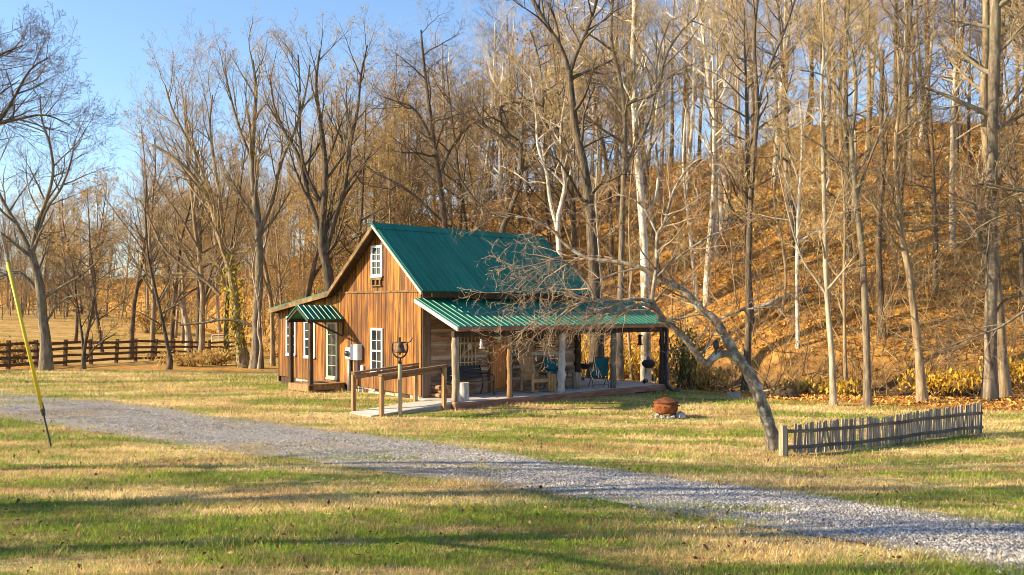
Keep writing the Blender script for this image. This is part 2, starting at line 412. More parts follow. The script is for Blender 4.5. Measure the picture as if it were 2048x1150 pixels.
# ------------------------------------------------------------------ cabin frame
P0 = Vector((-1.59, 25.97, 0)); TH = math.atan2(.692, .722)
UX, VX = Vector((math.cos(TH), math.sin(TH), 0)), Vector((-math.sin(TH), math.cos(TH), 0))
def cab(u, v, z): return P0 + UX * u + VX * v + Vector((0, 0, z))
def cab_uv(x, y): return (x - P0.x) * UX.x + (y - P0.y) * UX.y, (x - P0.x) * VX.x + (y - P0.y) * VX.y
def gv(px, u=.23):
    a = (px - CX) / F; o = cab(u, 0, 0); return (o.x - a * o.y) / (a * VX.y - VX.x)
def fu(px, v):
    a = (px - CX) / F; o = cab(0, v, 0); return (o.x - a * o.y) / (a * UX.y - UX.x)
def zz_(py, u, v): return CZ - (py - HY) / F * cab(u, v, 0).y

# ------------------------------------------------------------------ grass, leaves
def scatter_lawn(N, y0, y1, pw):
    u = nr.random(N); yy = (y0 ** (1 - pw) + u * (y1 ** (1 - pw) - y0 ** (1 - pw))) ** (1 / (1 - pw))
    xx = nr.uniform(-.62, .62, N) * (yy + .8)
    return xx, yy
def ok_lawn(x, y, edge=.04):
    q = road_q(x, y); ed = edge + .10 * (fbm(x * 1.2, y * 1.2) - .44)
    ok = (q < -ed * .3 + .05) | (q > .95 + ed * .3) | (nr.random(len(q)) < .35 * np.clip(np.abs(q - .5) * 2, 0, 1) ** 3 + .05 * (fbm(x * .7, y * .7) > .5))
    thin = (q > -.1) & (q < 1.1)
    u, v = cab_uv(x, y)
    ok &= ~((u > -.1) & (u < 9.9) & (v > -.12) & (v < 10.1))
    ok &= ~((u > -2.8) & (u < 0) & (v > .1) & (v < 1.3))
    a, yf, hm, ly = polar(x, y)
    ok &= (y < ly + (fbm(x * .5, y * .5) - .5) * 5)
    return ok
x, y = scatter_lawn(430000, 4.6, 44, 1.25)
g = ok_lawn(x, y); x, y = x[g], y[g]; n = len(x)
hh = (.024 + .042 * nr.random(n)) * (1 + np.clip((y - 12) / 25, 0, 1.2)) * (.35 + 1.5 * fbm(x * .7, y * 1.4) ** 1.2 + 1.2 * np.clip(fbm(x * 2.2 + 40, y * 2.2) - .56, 0, 1) * 4)
ww = .0036 * (y / 6) ** .8 * (.7 + .6 * nr.random(n))
an = nr.random(n) * 6.283; ln = nr.normal(0, .6, (n, 2)) * hh[:, None]
z = terr(x, y)
b0 = np.stack([x - np.cos(an) * ww, y - np.sin(an) * ww, z - .004], -1); b1 = np.stack([x + np.cos(an) * ww, y + np.sin(an) * ww, z - .004], -1)
tp = np.stack([x + ln[:, 0], y + ln[:, 1], z + hh], -1)
Vg = np.stack([b0, b1, tp], 1).reshape(-1, 3); Fg = np.arange(3 * n).reshape(-1, 3)
gr = link('grass', mesh_np('grass', Vg, [Fg], [make_blade_mat()])); tag(gr, 'short patchy green and straw coloured grass on the lawn', 'grass', kind='stuff')

def leaves_mesh(x, y, z, size, tilt, mats, seed=1):
    r = np.random.default_rng(seed); n = len(x)
    az = r.random(n) * 6.283; e1 = np.stack([np.cos(az), np.sin(az), r.normal(0, tilt, n)], -1)
    e2 = np.stack([-np.sin(az), np.cos(az), r.normal(0, tilt, n)], -1)
    c = np.stack([x, y, z], -1); s = size[:, None]
    bend = np.stack([0 * s[:, 0], 0 * s[:, 0], s[:, 0] * r.uniform(.0, .5, n)], -1)
    v = np.stack([c - e1 * s, c - e2 * s * .55 + bend, c + e1 * s, c + e2 * s * .55 + bend], 1).reshape(-1, 3)
    i = np.arange(n)[:, None] * 4
    return mesh_np('leaves', v, [np.concatenate([i + [0, 1, 2], i + [0, 2, 3]])] , mats)
LM = leafmat('leaf_litter', [(0, (.09, .037, .012)), (.3, (.34, .14, .03)), (.55, (.60, .29, .053)), (.8, (.76, .45, .105)), (1, (.82, .60, .24))], .2)
x, y = scatter_lawn(2600, 4.6, 40, 1.02); g = ok_lawn(x, y, -.3) & (fbm(x * .3, y * .3) > .34); x, y = x[g], y[g]
lv = link('fallen_leaves', leaves_mesh(x, y, terr(x, y) + .035, nr.uniform(.014, .034, len(x)), .7, [leafmat('lawn_leaf', [(0, (.06, .03, .012)), (.5, (.20, .09, .03)), (.85, (.36, .19, .07)), (1, (.50, .34, .14))], .15)]))
tag(lv, 'curled brown leaves scattered over the lawn', 'leaves', kind='stuff')
# leaf litter of the woods
N = 230000
aa = nr.uniform(-.62, .68, N); LYa, FYa = np.interp(aa, FA, LY), np.interp(aa, FA, FY)
dd = nr.random(N) ** 1.3 * 44; gap_ = nr.random(N)
yy = np.where(aa > -.12, LYa, np.maximum(LYa, FYa - 8)) + dd; xx = aa * yy
u, v = cab_uv(xx, yy); g = (gap_ < np.where((aa > .1) & (dd < 7), .05, .25) + np.where((aa > .1) & (dd < 7), .5, 1) * 2.6 * np.clip(fbm(xx * .3, yy * .45, 4) - .34, 0, 1)) & ~((u > -.2) & (u < 10) & (v > -.2) & (v < 10.2)); ap, fp_, _, _ = polar(xx, yy); dp = yy - fp_; g &= ~((ap > .08) & (dp > -2.6) & (dp < .7) & (nr.random(len(xx)) < .75)); xx, yy = xx[g], yy[g]
lt = link('leaf_litter', leaves_mesh(xx, yy, terr(xx, yy) + .06, nr.uniform(.035, .085, len(xx)) * np.clip(yy / 45, .8, 1.4), .6, [LM], 3))
tag(lt, 'carpet of orange and brown dead leaves on the wooded slope', 'leaves', kind='stuff')
# ------------------------------------------------------------------ trees
BARK = {
 'grey': G('bark_grey', [(.3, (.065, .05, .036)), (.5, (.17, .135, .10)), (.7, (.31, .255, .19))], (6, 6, 1.2), 1.6, .95, .8, .03, second=((.17, .17, .09), (.7, .7, .5), 1.4, .5, .75)),
 'tan': G('bark_tan', [(.3, (.11, .075, .045)), (.5, (.26, .195, .12)), (.7, (.43, .345, .23))], (6, 6, 1.0), 1.6, .95, .7, .03, second=((.14, .12, .07), (.6, .6, .5), 1.2, .52, .75)),
 'dark': G('bark_dark', [(.3, (.035, .025, .018)), (.5, (.10, .075, .052)), (.7, (.20, .155, .11))], (7, 7, 1.2), 1.8, .95, .9, .03),
 'white': G('bark_white', [(.38, (.20, .155, .10)), (.46, (.55, .50, .41)), (.6, (.76, .73, .66))], (1.5, 1.5, .55), 1.1, .8, .2, .01, second=((.27, .205, .135), (2.2, 2.2, .9), 1.3, .54, .60)),
 'pale': G('bark_pale', [(.3, (.16, .125, .085)), (.5, (.36, .30, .225)), (.7, (.54, .47, .37))], (4, 4, .9), 1.5, .9, .5, .02, second=((.20, .16, .10), (1, 1, .6), 1.2, .54, .72)),
}
TWIG = {
 'gold': G('twig_gold', [(.35, (.33, .225, .095)), (.65, (.60, .45, .21))], ns=.8, rough=.9, bmp=0, island=.4, kind='Position', detail=2),
 'brown': G('twig_brown', [(.35, (.07, .046, .028)), (.65, (.20, .135, .08))], ns=.8, rough=.9, bmp=0, island=.4, kind='Position', detail=2),
 'mid': G('twig_mid', [(.35, (.17, .115, .06)), (.65, (.42, .30, .155))], ns=.8, rough=.9, bmp=0, island=.45, kind='Position', detail=2),
 'pink': G('twig_pink', [(.35, (.17, .11, .07)), (.65, (.44, .32, .21))], ns=.8, rough=.9, bmp=0, island=.35, kind='Position', detail=2),
}
DRY = leafmat('dry_leaves', [(0, (.24, .11, .03)), (.35, (.44, .25, .07)), (.7, (.58, .40, .13)), (1, (.55, .46, .16))], .4)
IVY = leafmat('ivy_leaves', [(0, (.12, .12, .015)), (.5, (.34, .30, .04)), (1, (.55, .45, .07))], .35)
GRN = leafmat('shrub_leaves', [(0, (.03, .05, .012)), (.5, (.16, .19, .045)), (1, (.36, .36, .09))], .3)
GLD = leafmat('golden_leaves', [(0, (.46, .24, .03)), (.5, (.72, .46, .05)), (1, (.80, .60, .11))], .45)
NS = [10, 6, 5, 3, 2]; SD = [9, 6, 4, 3, 3]
UPV = Vector((0, 0, 1))
def rvec(r): return Vector((r.gauss(0, 1), r.gauss(0, 1), r.gauss(0, 1))).normalized()
class Tree:
    """skeleton of branch polylines by level; st = dict(nc, ratio, ang, wob, trop, t0)"""
    def __init__(s, seed, st): s.r = random.Random(seed); s.st = st; s.lv = [[] for _ in range(5)]; s.maxlev = st.get('maxlev', 4)
    def kids(s, pts, rad, L, lev, n, t0=.3, bias=None):
        r, st = s.r, s.st
        for k in range(n):
            t = t0 + (1 - t0) * ((k + r.random()) / n); f = t * (len(pts) - 1); i = min(int(f), len(pts) - 2); q = f - i
            p = pts[i].lerp(pts[i + 1], q); d0 = (pts[i + 1] - pts[i]).normalized(); rr = rad[i] * (1 - q) + rad[i + 1] * q
            ax = d0.cross(rvec(r)).normalized(); ang = R(r.uniform(*st['ang'][min(lev, 3)]))
            d = (d0 * math.cos(ang) + ax * math.sin(ang))
            if bias is not None: d = (d + bias).normalized()
            ll = L * (1.15 - st.get('cone', .55) * t) * r.uniform(.7, 1.25)
            s.grow(p, d, ll, min(rr * r.uniform(.45, .7), st['rmax'][lev]), lev)
    def grow(s, p, d, L, rad, lev):
        r, st = s.r, s.st; n = NS[lev]; pts = [p]; rs = [rad]; w = st['wob'][lev]; tr = st['trop'][lev]
        for i in range(n):
            d = (d + Vector((r.gauss(0, w), r.gauss(0, w), r.gauss(0, w) + tr))).normalized()
            p = p + d * (L / n); pts.append(p); rs.append(max(rad * (1 - .82 * (i + 1) / n), s.st.get('rmin', .0036)))
        s.lv[lev].append((pts, rs))
        if lev < s.maxlev: s.kids(pts, rs, L * st['ratio'][lev], lev + 1, st['nc'][lev], .22)
    def tubes(s, levs):
        Vs, Fq, off = [], [], 0
        groups = {}
        for lv in levs:
            for pts, rs in s.lv[lv]: groups.setdefault((len(pts), SD[lv]), []).append((pts, rs))
        for (n, sd), L in groups.items():
            p = np.array([[tuple(q) for q in a[0]] for a in L]); rr = np.array([a[1] for a in L]); N = len(L)
            tg = np.gradient(p, axis=1) if n > 2 else np.repeat(p[:, 1:] - p[:, :1], 2, 1)
            tg /= np.linalg.norm(tg, axis=2, keepdims=True) + 1e-9
            ref = np.where(np.abs(tg[:, :1, 2:]) > .9, np.array([[[1., 0, 0]]]), np.array([[[0, 0, 1.]]])).repeat(n, 1)
            a = np.cross(tg, ref); a /= np.linalg.norm(a, axis=2, keepdims=True) + 1e-9; b = np.cross(a, tg)
            th = np.arange(sd) * 2 * math.pi / sd
            v = p[:, :, None] + rr[:, :, None, None] * (a[:, :, None] * np.cos(th)[None, None, :, None] + b[:, :, None] * np.sin(th)[None, None, :, None])
            base = off + (np.arange(N)[:, None, None] * n + np.arange(n - 1)[None, :, None]) * sd
            j = np.arange(sd)[None, None]; j2 = (j + 1) % sd
            Fq.append(np.stack([base + j, base + j2, base + sd + j2, base + sd + j], -1).reshape(-1, 4))
            Vs.append(v.reshape(-1, 3)); off += N * n * sd
        return np.concatenate(Vs), np.concatenate(Fq)
    def meshes(s, bark, twig, leaf=None, nleaf=0, lsize=.06, split=2):
        V, Q = s.tubes(range(0, split + 1)); tm = mesh_np('trunk', V, [Q], [bark], smooth=True)
        V, Q = s.tubes(range(split + 1, 5)) if any(s.lv[k] for k in range(split + 1, 5)) else (np.zeros((0, 3)), np.zeros((0, 4), int))
        if leaf is not None and nleaf and len(V):
            r = np.random.default_rng(s.r.randrange(9999)); i = r.integers(0, len(V), nleaf); c = V[i] + r.normal(0, .05, (nleaf, 3))
            e1 = r.normal(0, 1, (nleaf, 3)); e1 /= np.linalg.norm(e1, axis=1, keepdims=True); e2 = np.cross(e1, r.normal(0, 1, (nleaf, 3))); e2 /= np.linalg.norm(e2, axis=1, keepdims=True)
            sz = r.uniform(.6, 1.3, (nleaf, 1)) * lsize
            lv = np.stack([c - e1 * sz, c - e2 * sz * .6, c + e1 * sz, c + e2 * sz * .6], 1).reshape(-1, 3)
            lf = np.arange(4 * nleaf).reshape(-1, 4) + len(V)
            mi = np.concatenate([np.zeros(len(Q), int), np.ones(nleaf, int)])
            return tm, mesh_np('crown', np.concatenate([V, lv]), [np.concatenate([Q, lf])], [twig, leaf], mi)
        return tm, (mesh_np('crown', V, [Q], [twig]) if len(V) else None)
ST = {
 'spread': dict(nc=[16, 7, 6, 4], ratio=[.42, .50, .46, .45], ang=[(0, 0), (28, 62), (25, 60), (25, 65)], wob=[.06, .13, .17, .2, .2], trop=[.02, .05, .06, .06, .05], rmax=[.3, .10, .042, .019, .012], cone=.45),
 'vase': dict(nc=[16, 7, 6, 4], ratio=[.5, .45, .45, .45], ang=[(0, 0), (18, 42), (20, 50), (25, 55)], wob=[.05, .10, .14, .17, .2], trop=[.02, .07, .09, .08, .06], rmax=[.3, .10, .042, .019, .012], cone=.5),
 'tall': dict(nc=[18, 6, 5, 4], ratio=[.21, .5, .48, .45], ang=[(0, 0), (35, 70), (28, 60), (25, 60)], wob=[.03, .14, .18, .2, .2], trop=[.02, .06, .06, .06, .05], rmax=[.3, .07, .034, .018, .011], cone=.35),
 'oak': dict(nc=[17, 7, 6, 4], ratio=[.36, .5, .45, .42], ang=[(0, 0), (45, 80), (30, 65), (30, 70)], wob=[.05, .20, .24, .25, .25], trop=[.02, .02, .03, .04, .03], rmax=[.3, .11, .045, .02, .012], cone=.5),
 'sapling': dict(nc=[9, 5, 4, 3], ratio=[.34, .5, .5, .5], ang=[(0, 0), (25, 50), (25, 55), (25, 60)], wob=[.05, .12, .15, .2, .2], trop=[.02, .05, .05, .05, .04], rmax=[.1, .03, .015, .009, .006], cone=.5),
}
def smooth_path(pts, rad, n):
    """resample a polyline with a Catmull-Rom spline"""
    p = [Vector(q) for q in pts]; out, ro = [], []
    for k in range(n + 1):
        f = k / n * (len(p) - 1); i = min(int(f), len(p) - 2); u = f - i
        a, b, c, d = p[max(i - 1, 0)], p[i], p[i + 1], p[min(i + 2, len(p) - 1)]
        out.append(.5 * ((2 * b) + (c - a) * u + (2 * a - 5 * b + 4 * c - d) * u * u + (3 * b - a - 3 * c + d) * u ** 3))
        ro.append(rad[i] * (1 - u) + rad[i + 1] * u)
    return out, ro
def tree_things(name, label, cat, tm, cm, loc, group=None, rz=0, sc=1, tilt=(0, 0)):
    o = empty(name, loc, rz, label, cat, group); o.scale = (sc, sc, sc) if not hasattr(sc, '__len__') else sc
    o.rotation_euler = (tilt[0], tilt[1], rz)
    link('trunk', tm, o)
    if cm: link('crown', cm, o)
    return o
def traced(label, base, stems, style, bark, twig, nlimb=12, L=4.5, t0=.35, leaf=None, nleaf=0, name='tree', extra=(), seed=1, lsize=.05, group=None, cat='tree', sub=.45):
    """a tree whose stems follow points seen in the photo. base=(px,Y); stems=[(list of (px,py[,dY]), w0, w1 in px, nlimb or None)]"""
    Y = base[1]; bx = (base[0] - CX) / F * Y; o = Vector((bx, Y, tz(bx, Y) - .05))
    t = Tree(seed, ST[style]); t.r = random.Random(seed)
    for k, s in enumerate(stems):
        pts = [P(q[0], q[1], Y + (q[2] if len(q) > 2 else 0)) - o for q in s[0]]
        if k == 0: pts[0] = Vector((0, 0, -.1))
        n = max(6, 3 * (len(pts) - 1)); w0, w1 = s[1] * Y / F / 2.25, s[2] * Y / F / 2.2
        rad = [w0 + (w1 - w0) * i / (len(pts) - 1) for i in range(len(pts))]
        pp, rr = smooth_path(pts, rad, n)
        if k == 0:
            for i in range(len(rr)): h_ = (pp[i].z + .1) / (rr[0] * 2.2); rr[i] *= 1 + .55 * math.exp(-h_)
        # a little natural wobble in girth
        rr = [q * t.r.uniform(.94, 1.06) for q in rr]
        t.lv[0 if k == 0 or w0 > .05 else 1].append((pp, rr))
        m = s[3] if len(s) > 3 and s[3] is not None else nlimb
        LL = s[4] if len(s) > 4 else L
        t.kids(pp, rr, LL, 1, m, s[5] if len(s) > 5 else t0)
    tm, cm = t.meshes(BARK[bark], TWIG[twig], leaf, nleaf, lsize)
    return tree_things(name, label, cat, tm, cm, o, group)

# --- the traced trees
traced('bare forked tree with light bark beside the board fence at far left', (92, 43.5),
  [([(92, 745), (92, 690), (86, 640), (80, 572), (66, 520), (60, 500)], 24, 15, 3, 3.0, .5), ([(62, 508), (45, 470), (22, 430), (2, 395), (-18, 340), (-30, 270), (-50, 200)], 11, 3, 9, 4.0, .2),
   ([(62, 508), (74, 450), (88, 414), (106, 350), (100, 290), (84, 240), (80, 190)], 10, 3, 10, 3.6, .2), ([(64, 515), (90, 425), (120, 380), (140, 330), (150, 280)], 8, 3, 7, 2.6, .3),
   ([(82, 600), (120, 575), (170, 545), (215, 500)], 8, 3, 5, 2.0, .3), ([(80, 590), (40, 545), (-10, 552), (-60, 520)], 9, 4, 5, 2.4, .3), ([(90, 650), (115, 610), (150, 590), (185, 600)], 5, 2, 4, 1.6, .3)], 'spread', 'grey', 'brown', seed=11)
traced('ivy covered tree leaning left beyond the end of the board fence', (489, 52),
  [([(489, 732), (482, 690), (474, 640), (468, 580), (455, 520), (438, 470), (424, 414), (402, 375), (376, 341), (340, 310), (305, 290)], 24, 5, 13, 4.2, .25), ([(462, 560), (447, 480), (440, 400), (428, 320), (420, 250), (425, 190)], 12, 3, 10, 4.2, .25),
   ([(440, 590), (415, 565), (385, 545), (330, 500), (300, 440), (280, 400)], 9, 3, 9, 3.4, .2), ([(430, 430), (400, 330), (370, 270), (345, 220), (330, 170)], 8, 3, 10, 3.6, .2)], 'vase', 'tan', 'gold', seed=12, leaf=DRY, nleaf=500, name='ivy_tree')
traced('grey tree with a long low limb reaching left above the board fence', (512, 51),
  [([(512, 739), (514, 700), (513, 640), (518, 560), (517, 456), (508, 380), (504, 316), (508, 243), (512, 180), (505, 120)], 25, 5, 14, 4.3, .4), ([(510, 655), (480, 642), (440, 640), (405, 646), (360, 650)], 8, 4, 4, 1.5, .3),
   ([(516, 470), (545, 400), (560, 330), (590, 260), (610, 190), (620, 130)], 11, 3, 10, 3.6, .25), ([(508, 330), (480, 260), (460, 190), (450, 140)], 8, 3, 8, 3., .25)], 'vase', 'grey', 'gold', seed=13, leaf=DRY, nleaf=400)
traced('slim pale sinuous sapling in front of the ivy covered trees', (517, 50), [([(517, 743), (520, 715), (522, 690), (516, 660), (519, 620), (512, 580), (505, 540), (512, 500)], 7, 3, 7, 1.5, .4)], 'sapling', 'pale', 'brown', seed=14, name='sapling')
traced('dark forked tree rising behind the lean-to roof of the cabin', (664, 48),
  [([(664, 735), (664, 640), (660, 590), (655, 540), (644, 495), (646, 430), (651, 341), (641, 244), (632, 170), (640, 100)], 30, 4, 13, 4.2, .35), ([(645, 490), (630, 430), (616, 390), (597, 312), (570, 265), (548, 210), (540, 150)], 14, 3, 11, 3.8, .25),
   ([(652, 500), (672, 430), (690, 370), (698, 300), (715, 220), (722, 150), (735, 90)], 13, 3, 11, 3.8, .25), ([(648, 420), (610, 340), (600, 270), (600, 180), (596, 110)], 9, 3, 9, 3.2, .25)], 'vase', 'dark', 'gold', seed=15, leaf=DRY, nleaf=500)
traced('dark narrow tree with a twisted top behind the left end of the green roof', (892, 50),
  [([(895, 735), (893, 600), (890, 453), (876, 341), (866, 270), (856, 195), (846, 110), (842, 60)], 17, 4, 10, 3.4, .45), ([(870, 300), (850, 250), (825, 215), (800, 205), (770, 195)], 7, 3, 8, 2.4, .3), ([(878, 360), (900, 300), (940, 250), (985, 235)], 8, 3, 8, 2.6, .3),
   ([(888, 450), (850, 410), (800, 370), (750, 345), (720, 320)], 8, 3, 7, 2.6, .3)], 'oak', 'dark', 'brown', seed=16)
traced('gnarled tree with curling limbs behind the middle of the green roof', (1012, 46),
  [([(1020, 735), (1010, 600), (1004, 470), (1018, 430), (1040, 360), (1050, 300), (1078, 330), (1100, 290), (1090, 230)], 18, 5, 8, 3., .4), ([(1040, 350), (1040, 290), (1010, 262), (1000, 215), (1040, 205), (1062, 225)], 12, 4, 8, 2.6, .3), ([(1035, 300), (990, 265), (950, 240), (910, 220), (880, 180)], 9, 3, 9, 3., .3),
   ([(1010, 440), (970, 415), (950, 400), (900, 330), (860, 290)], 8, 3, 8, 2.8, .3), ([(1062, 300), (1085, 250), (1085, 180), (1075, 110), (1060, 60)], 9, 3, 9, 3., .3)], 'oak', 'dark', 'brown', seed=17, leaf=DRY, nleaf=500)
traced('pale curving double stemmed tree between the roof end and the sycamore', (1118, 44),
  [([(1130, 745), (1125, 600), (1115, 455), (1122, 410), (1130, 370), (1124, 320), (1122, 260), (1130, 200)], 14, 5, 9, 2.8, .4), ([(1115, 460), (1100, 400), (1092, 340), (1075, 290), (1072, 220), (1060, 150)], 9, 3, 8, 2.6, .3)], 'tall', 'white', 'gold', seed=18)
traced('tall dark trunk behind the porch, forking high into a V', (1190, 38),
  [([(1194, 765), (1194, 680), (1190, 574), (1184, 480), (1179, 410), (1166, 323), (1149, 245), (1138, 141)], 32, 15, 7, 3.2, .5), ([(1139, 150), (1128, 110), (1112, 78), (1085, 35), (1062, -10), (1040, -60)], 12, 6, 8, 3., .3),
   ([(1139, 150), (1150, 115), (1163, 85), (1180, 45), (1194, 0), (1210, -60)], 10, 5, 8, 3., .3), ([(1178, 400), (1200, 370), (1240, 350), (1275, 300)], 7, 3, 6, 2.2, .3), ([(1160, 300), (1195, 280), (1230, 270)], 5, 2, 5, 2., .3)], 'spread', 'dark', 'brown', seed=19, lsize=.06)
traced('white barked sycamore standing behind the right end of the porch', (1292, 41),
  [([(1294, 770), (1292, 680), (1291, 600), (1289, 522), (1286, 454), (1281, 386), (1275, 313), (1270, 230), (1268, 162), (1266, 100), (1270, 30), (1268, -40)], 22, 11, 9, 3.4, .5), ([(1270, 175), (1258, 155), (1230, 138), (1190, 124), (1152, 112)], 11, 7, 6, 2.2, .4),
   ([(1287, 440), (1310, 395), (1316, 340), (1310, 250), (1320, 170), (1316, 80)], 7, 4, 8, 2.6, .4)], 'tall', 'white', 'gold', seed=20, name='sycamore')
traced('straight grey trunk with spreading top left of the white sycamore', (1240, 40),
  [([(1238, 772), (1240, 680), (1242, 574), (1245, 417), (1250, 313), (1248, 209), (1236, 140), (1222, 80), (1225, 0)], 17, 7, 9, 3.2, .45), ([(1248, 215), (1270, 200), (1305, 190), (1318, 165), (1335, 104), (1365, 60), (1395, 30)], 10, 4, 9, 3., .3),
   ([(1248, 230), (1228, 200), (1205, 170), (1170, 165)], 7, 3, 7, 2.4, .3), ([(1250, 330), (1290, 260), (1310, 190), (1316, 110), (1340, 40)], 8, 3, 8, 2.6, .3)], 'spread', 'grey', 'gold', seed=21)
traced('thin leaning trunk with a swept base seen under the right part of the porch roof', (1262, 42), [([(1268, 768), (1263, 735), (1259, 696), (1256, 640), (1262, 560), (1258, 450), (1262, 360), (1268, 300)], 9, 3, 8, 2., .5)], 'tall', 'tan', 'gold', seed=22)
traced('thin pale trunk just right of the dark forked trunk behind the porch', (1207, 40), [([(1208, 770), (1205, 650), (1200, 540), (1192, 400), (1196, 300), (1190, 220)], 7, 3, 9, 2., .45)], 'tall', 'pale', 'gold', seed=23)
traced('dark straight tree on the leaf covered slope behind the leaning tree', (1490, 34.5),
  [([(1490, 784), (1495, 710), (1497, 620), (1497, 520), (1500, 428), (1507, 320), (1514, 230), (1512, 160), (1508, 80), (1515, 0)], 17, 6, 12, 2.6, .45), ([(1514, 240), (1522, 190), (1540, 130), (1570, 60), (1590, 0)], 8, 4, 7, 2.4, .3)], 'tall', 'dark', 'gold', seed=24)
traced('straight slender pale trunk standing in the yard behind the picket fence', (1667, 29),
  [([(1668, 811), (1664, 720), (1656, 620), (1651, 530), (1649, 428), (1646, 285), (1643, 178), (1648, 90), (1645, 0)], 14, 5, 14, 2.2, .3), ([(1653, 590), (1630, 555), (1606, 520), (1588, 470), (1570, 400), (1555, 330)], 7, 2, 8, 1.8, .3)], 'tall', 'pale', 'gold', seed=25)
traced('grey trunk bending right then left behind the picket fence, forked high up', (1735, 28.7),
  [([(1735, 822), (1734, 740), (1731, 630), (1724, 500), (1712, 400), (1706, 330), (1702, 270)], 18, 10, 4, 2., .6), ([(1703, 285), (1690, 220), (1672, 171), (1640, 148), (1600, 140)], 7, 3, 7, 2., .3), ([(1702, 280), (1712, 200), (1708, 120), (1690, 40), (1695, -40)], 8, 4, 8, 2.2, .3),
   ([(1712, 400), (1735, 330), (1770, 240), (1800, 160), (1812, 90)], 6, 3, 7, 2., .3), ([(1715, 390), (1680, 330), (1640, 290), (1605, 270)], 6, 2, 6, 1.8, .3)], 'spread', 'grey', 'gold', seed=26)
traced('leaning tan tree with broken lower limb near the right end of the picket fence', (1845, 30),
  [([(1846, 806), (1838, 720), (1830, 641), (1817, 540), (1803, 470), (1797, 400), (1790, 300), (1800, 200), (1795, 100)], 20, 5, 10, 2.4, .4), ([(1800, 460), (1830, 462), (1870, 452), (1925, 441)], 7, 3, 5, 1.4, .3), ([(1800, 470), (1770, 440), (1750, 415), (1735, 380)], 6, 3, 5, 1.5, .3)], 'spread', 'tan', 'brown', seed=27)
traced('thick straight grey tree at right, nearer of the pair beyond the fence', (1979, 30.3),
  [([(1978, 806), (1980, 740), (1981, 641), (1984, 499), (1984, 321), (1988, 142), (1991, 0), (1990, -120)], 30, 20, 12, 3.0, .35), ([(1984, 480), (1960, 420), (1930, 400), (1896, 385)], 6, 3, 5, 1.6, .3), ([(1983, 640), (2010, 600), (2050, 590), (2090, 570)], 7, 3, 5, 1.6, .3)], 'spread', 'grey', 'brown', seed=28)
traced('tan flaring trunk standing just right of the thick grey tree', (2008, 31.2),
  [([(2008, 797), (2002, 720), (1998, 640), (1990, 540), (1982, 440), (1976, 350), (1968, 200), (1972, 60), (1970, -60)], 28, 12, 9, 2.8, .4)], 'spread', 'tan', 'gold', seed=29)
def at_hit(px, py): h = hit(px, py, 20); return (px, h.y)
traced('brown trunk partway up the orange slope, left of the picket fence end', at_hit(1765, 672), [([(1765, 672), (1760, 570), (1757, 470), (1766, 342), (1762, 220), (1766, 100)], 17, 7, 10, 2.6, .4)], 'tall', 'dark', 'gold', seed=30)
traced('small straight tree between the pale trunk and the grey forked trunk', at_hit(1694, 788), [([(1694, 788), (1690, 720), (1689, 641), (1688, 540), (1690, 440), (1684, 340)], 10, 4, 8, 1.6, .4)], 'tall', 'tan', 'gold', seed=31)
traced('thin white trunk on the slope above the yellow bank', at_hit(1596, 696), [([(1596, 696), (1594, 570), (1596, 428), (1604, 300), (1600, 200)], 9, 4, 8, 2., .4)], 'tall', 'white', 'gold', seed=32)
traced('thin twisting tree on the slope right of the dark straight tree', at_hit(1560, 640), [([(1560, 640), (1572, 560), (1562, 470), (1548, 400), (1560, 300), (1552, 200)], 7, 3, 8, 2., .4)], 'tall', 'tan', 'gold', seed=33)
traced('pale leaning pole tree on the slope between sycamore and leaning tree', at_hit(1395, 610), [([(1392, 610), (1386, 520), (1376, 430), (1366, 330), (1372, 220)], 9, 4, 8, 2., .4)], 'tall', 'white', 'gold', seed=34)
traced('pale broken snag with a bent top high on the orange slope', at_hit(1457, 445), [([(1457, 445), (1455, 400), (1449, 350), (1440, 322)], 15, 11, 2, .8, .6)], 'tall', 'pale', 'gold', seed=35, name='dead_tree')
traced('slim dark tree leaning left in front of the board fence', (336, 46.5), [([(333, 750), (341, 724), (336, 695), (329, 660), (320, 620), (307, 563), (296, 507), (291, 430), (293, 360)], 11, 3, 12, 2.2, .35)], 'spread', 'dark', 'brown', seed=36)
traced('small multi-stemmed tree with low side limb beside the board fence', (168, 45), [([(168, 735), (167, 718), (172, 680), (185, 620), (190, 560), (180, 500)], 10, 3, 7, 1.7, .4), ([(168, 720), (165, 680), (158, 630), (150, 570), (160, 520)], 7, 3, 7, 1.6, .3), ([(170, 722), (187, 698), (206, 682), (232, 667)], 6, 2, 4, 1.2, .3)], 'spread', 'dark', 'brown', seed=37)
traced('leaning pale dead trunk beyond the board fence', (378, 74), [([(384, 690), (376, 660), (368, 625), (362, 596)], 15, 10, 3, 1.2, .6)], 'tall', 'pale', 'gold', seed=38, name='dead_tree')
traced('dark upright trunk beyond the board fence, right of the leaning dead trunk', (398, 76), [([(399, 690), (398, 640), (397, 560), (400, 470), (392, 380), (396, 300)], 15, 5, 11, 4., .4)], 'spread', 'dark', 'gold', seed=39)
traced('bare tree outside the left frame edge whose upper branches reach into the sky', (-95, 36),
  [([(-95, 800), (-92, 600), (-98, 420), (-90, 280), (-95, 150)], 30, 10, 8, 5., .5), ([(-92, 400), (-40, 300), (20, 210), (60, 140), (100, 115)], 11, 2, 10, 2.8, .3), ([(-95, 330), (-30, 260), (30, 240), (90, 230), (140, 250)], 10, 2, 10, 2.4, .3), ([(-94, 250), (-50, 150), (0, 110), (50, 90)], 9, 2, 9, 2.2, .3)], 'spread', 'dark', 'brown', seed=40)
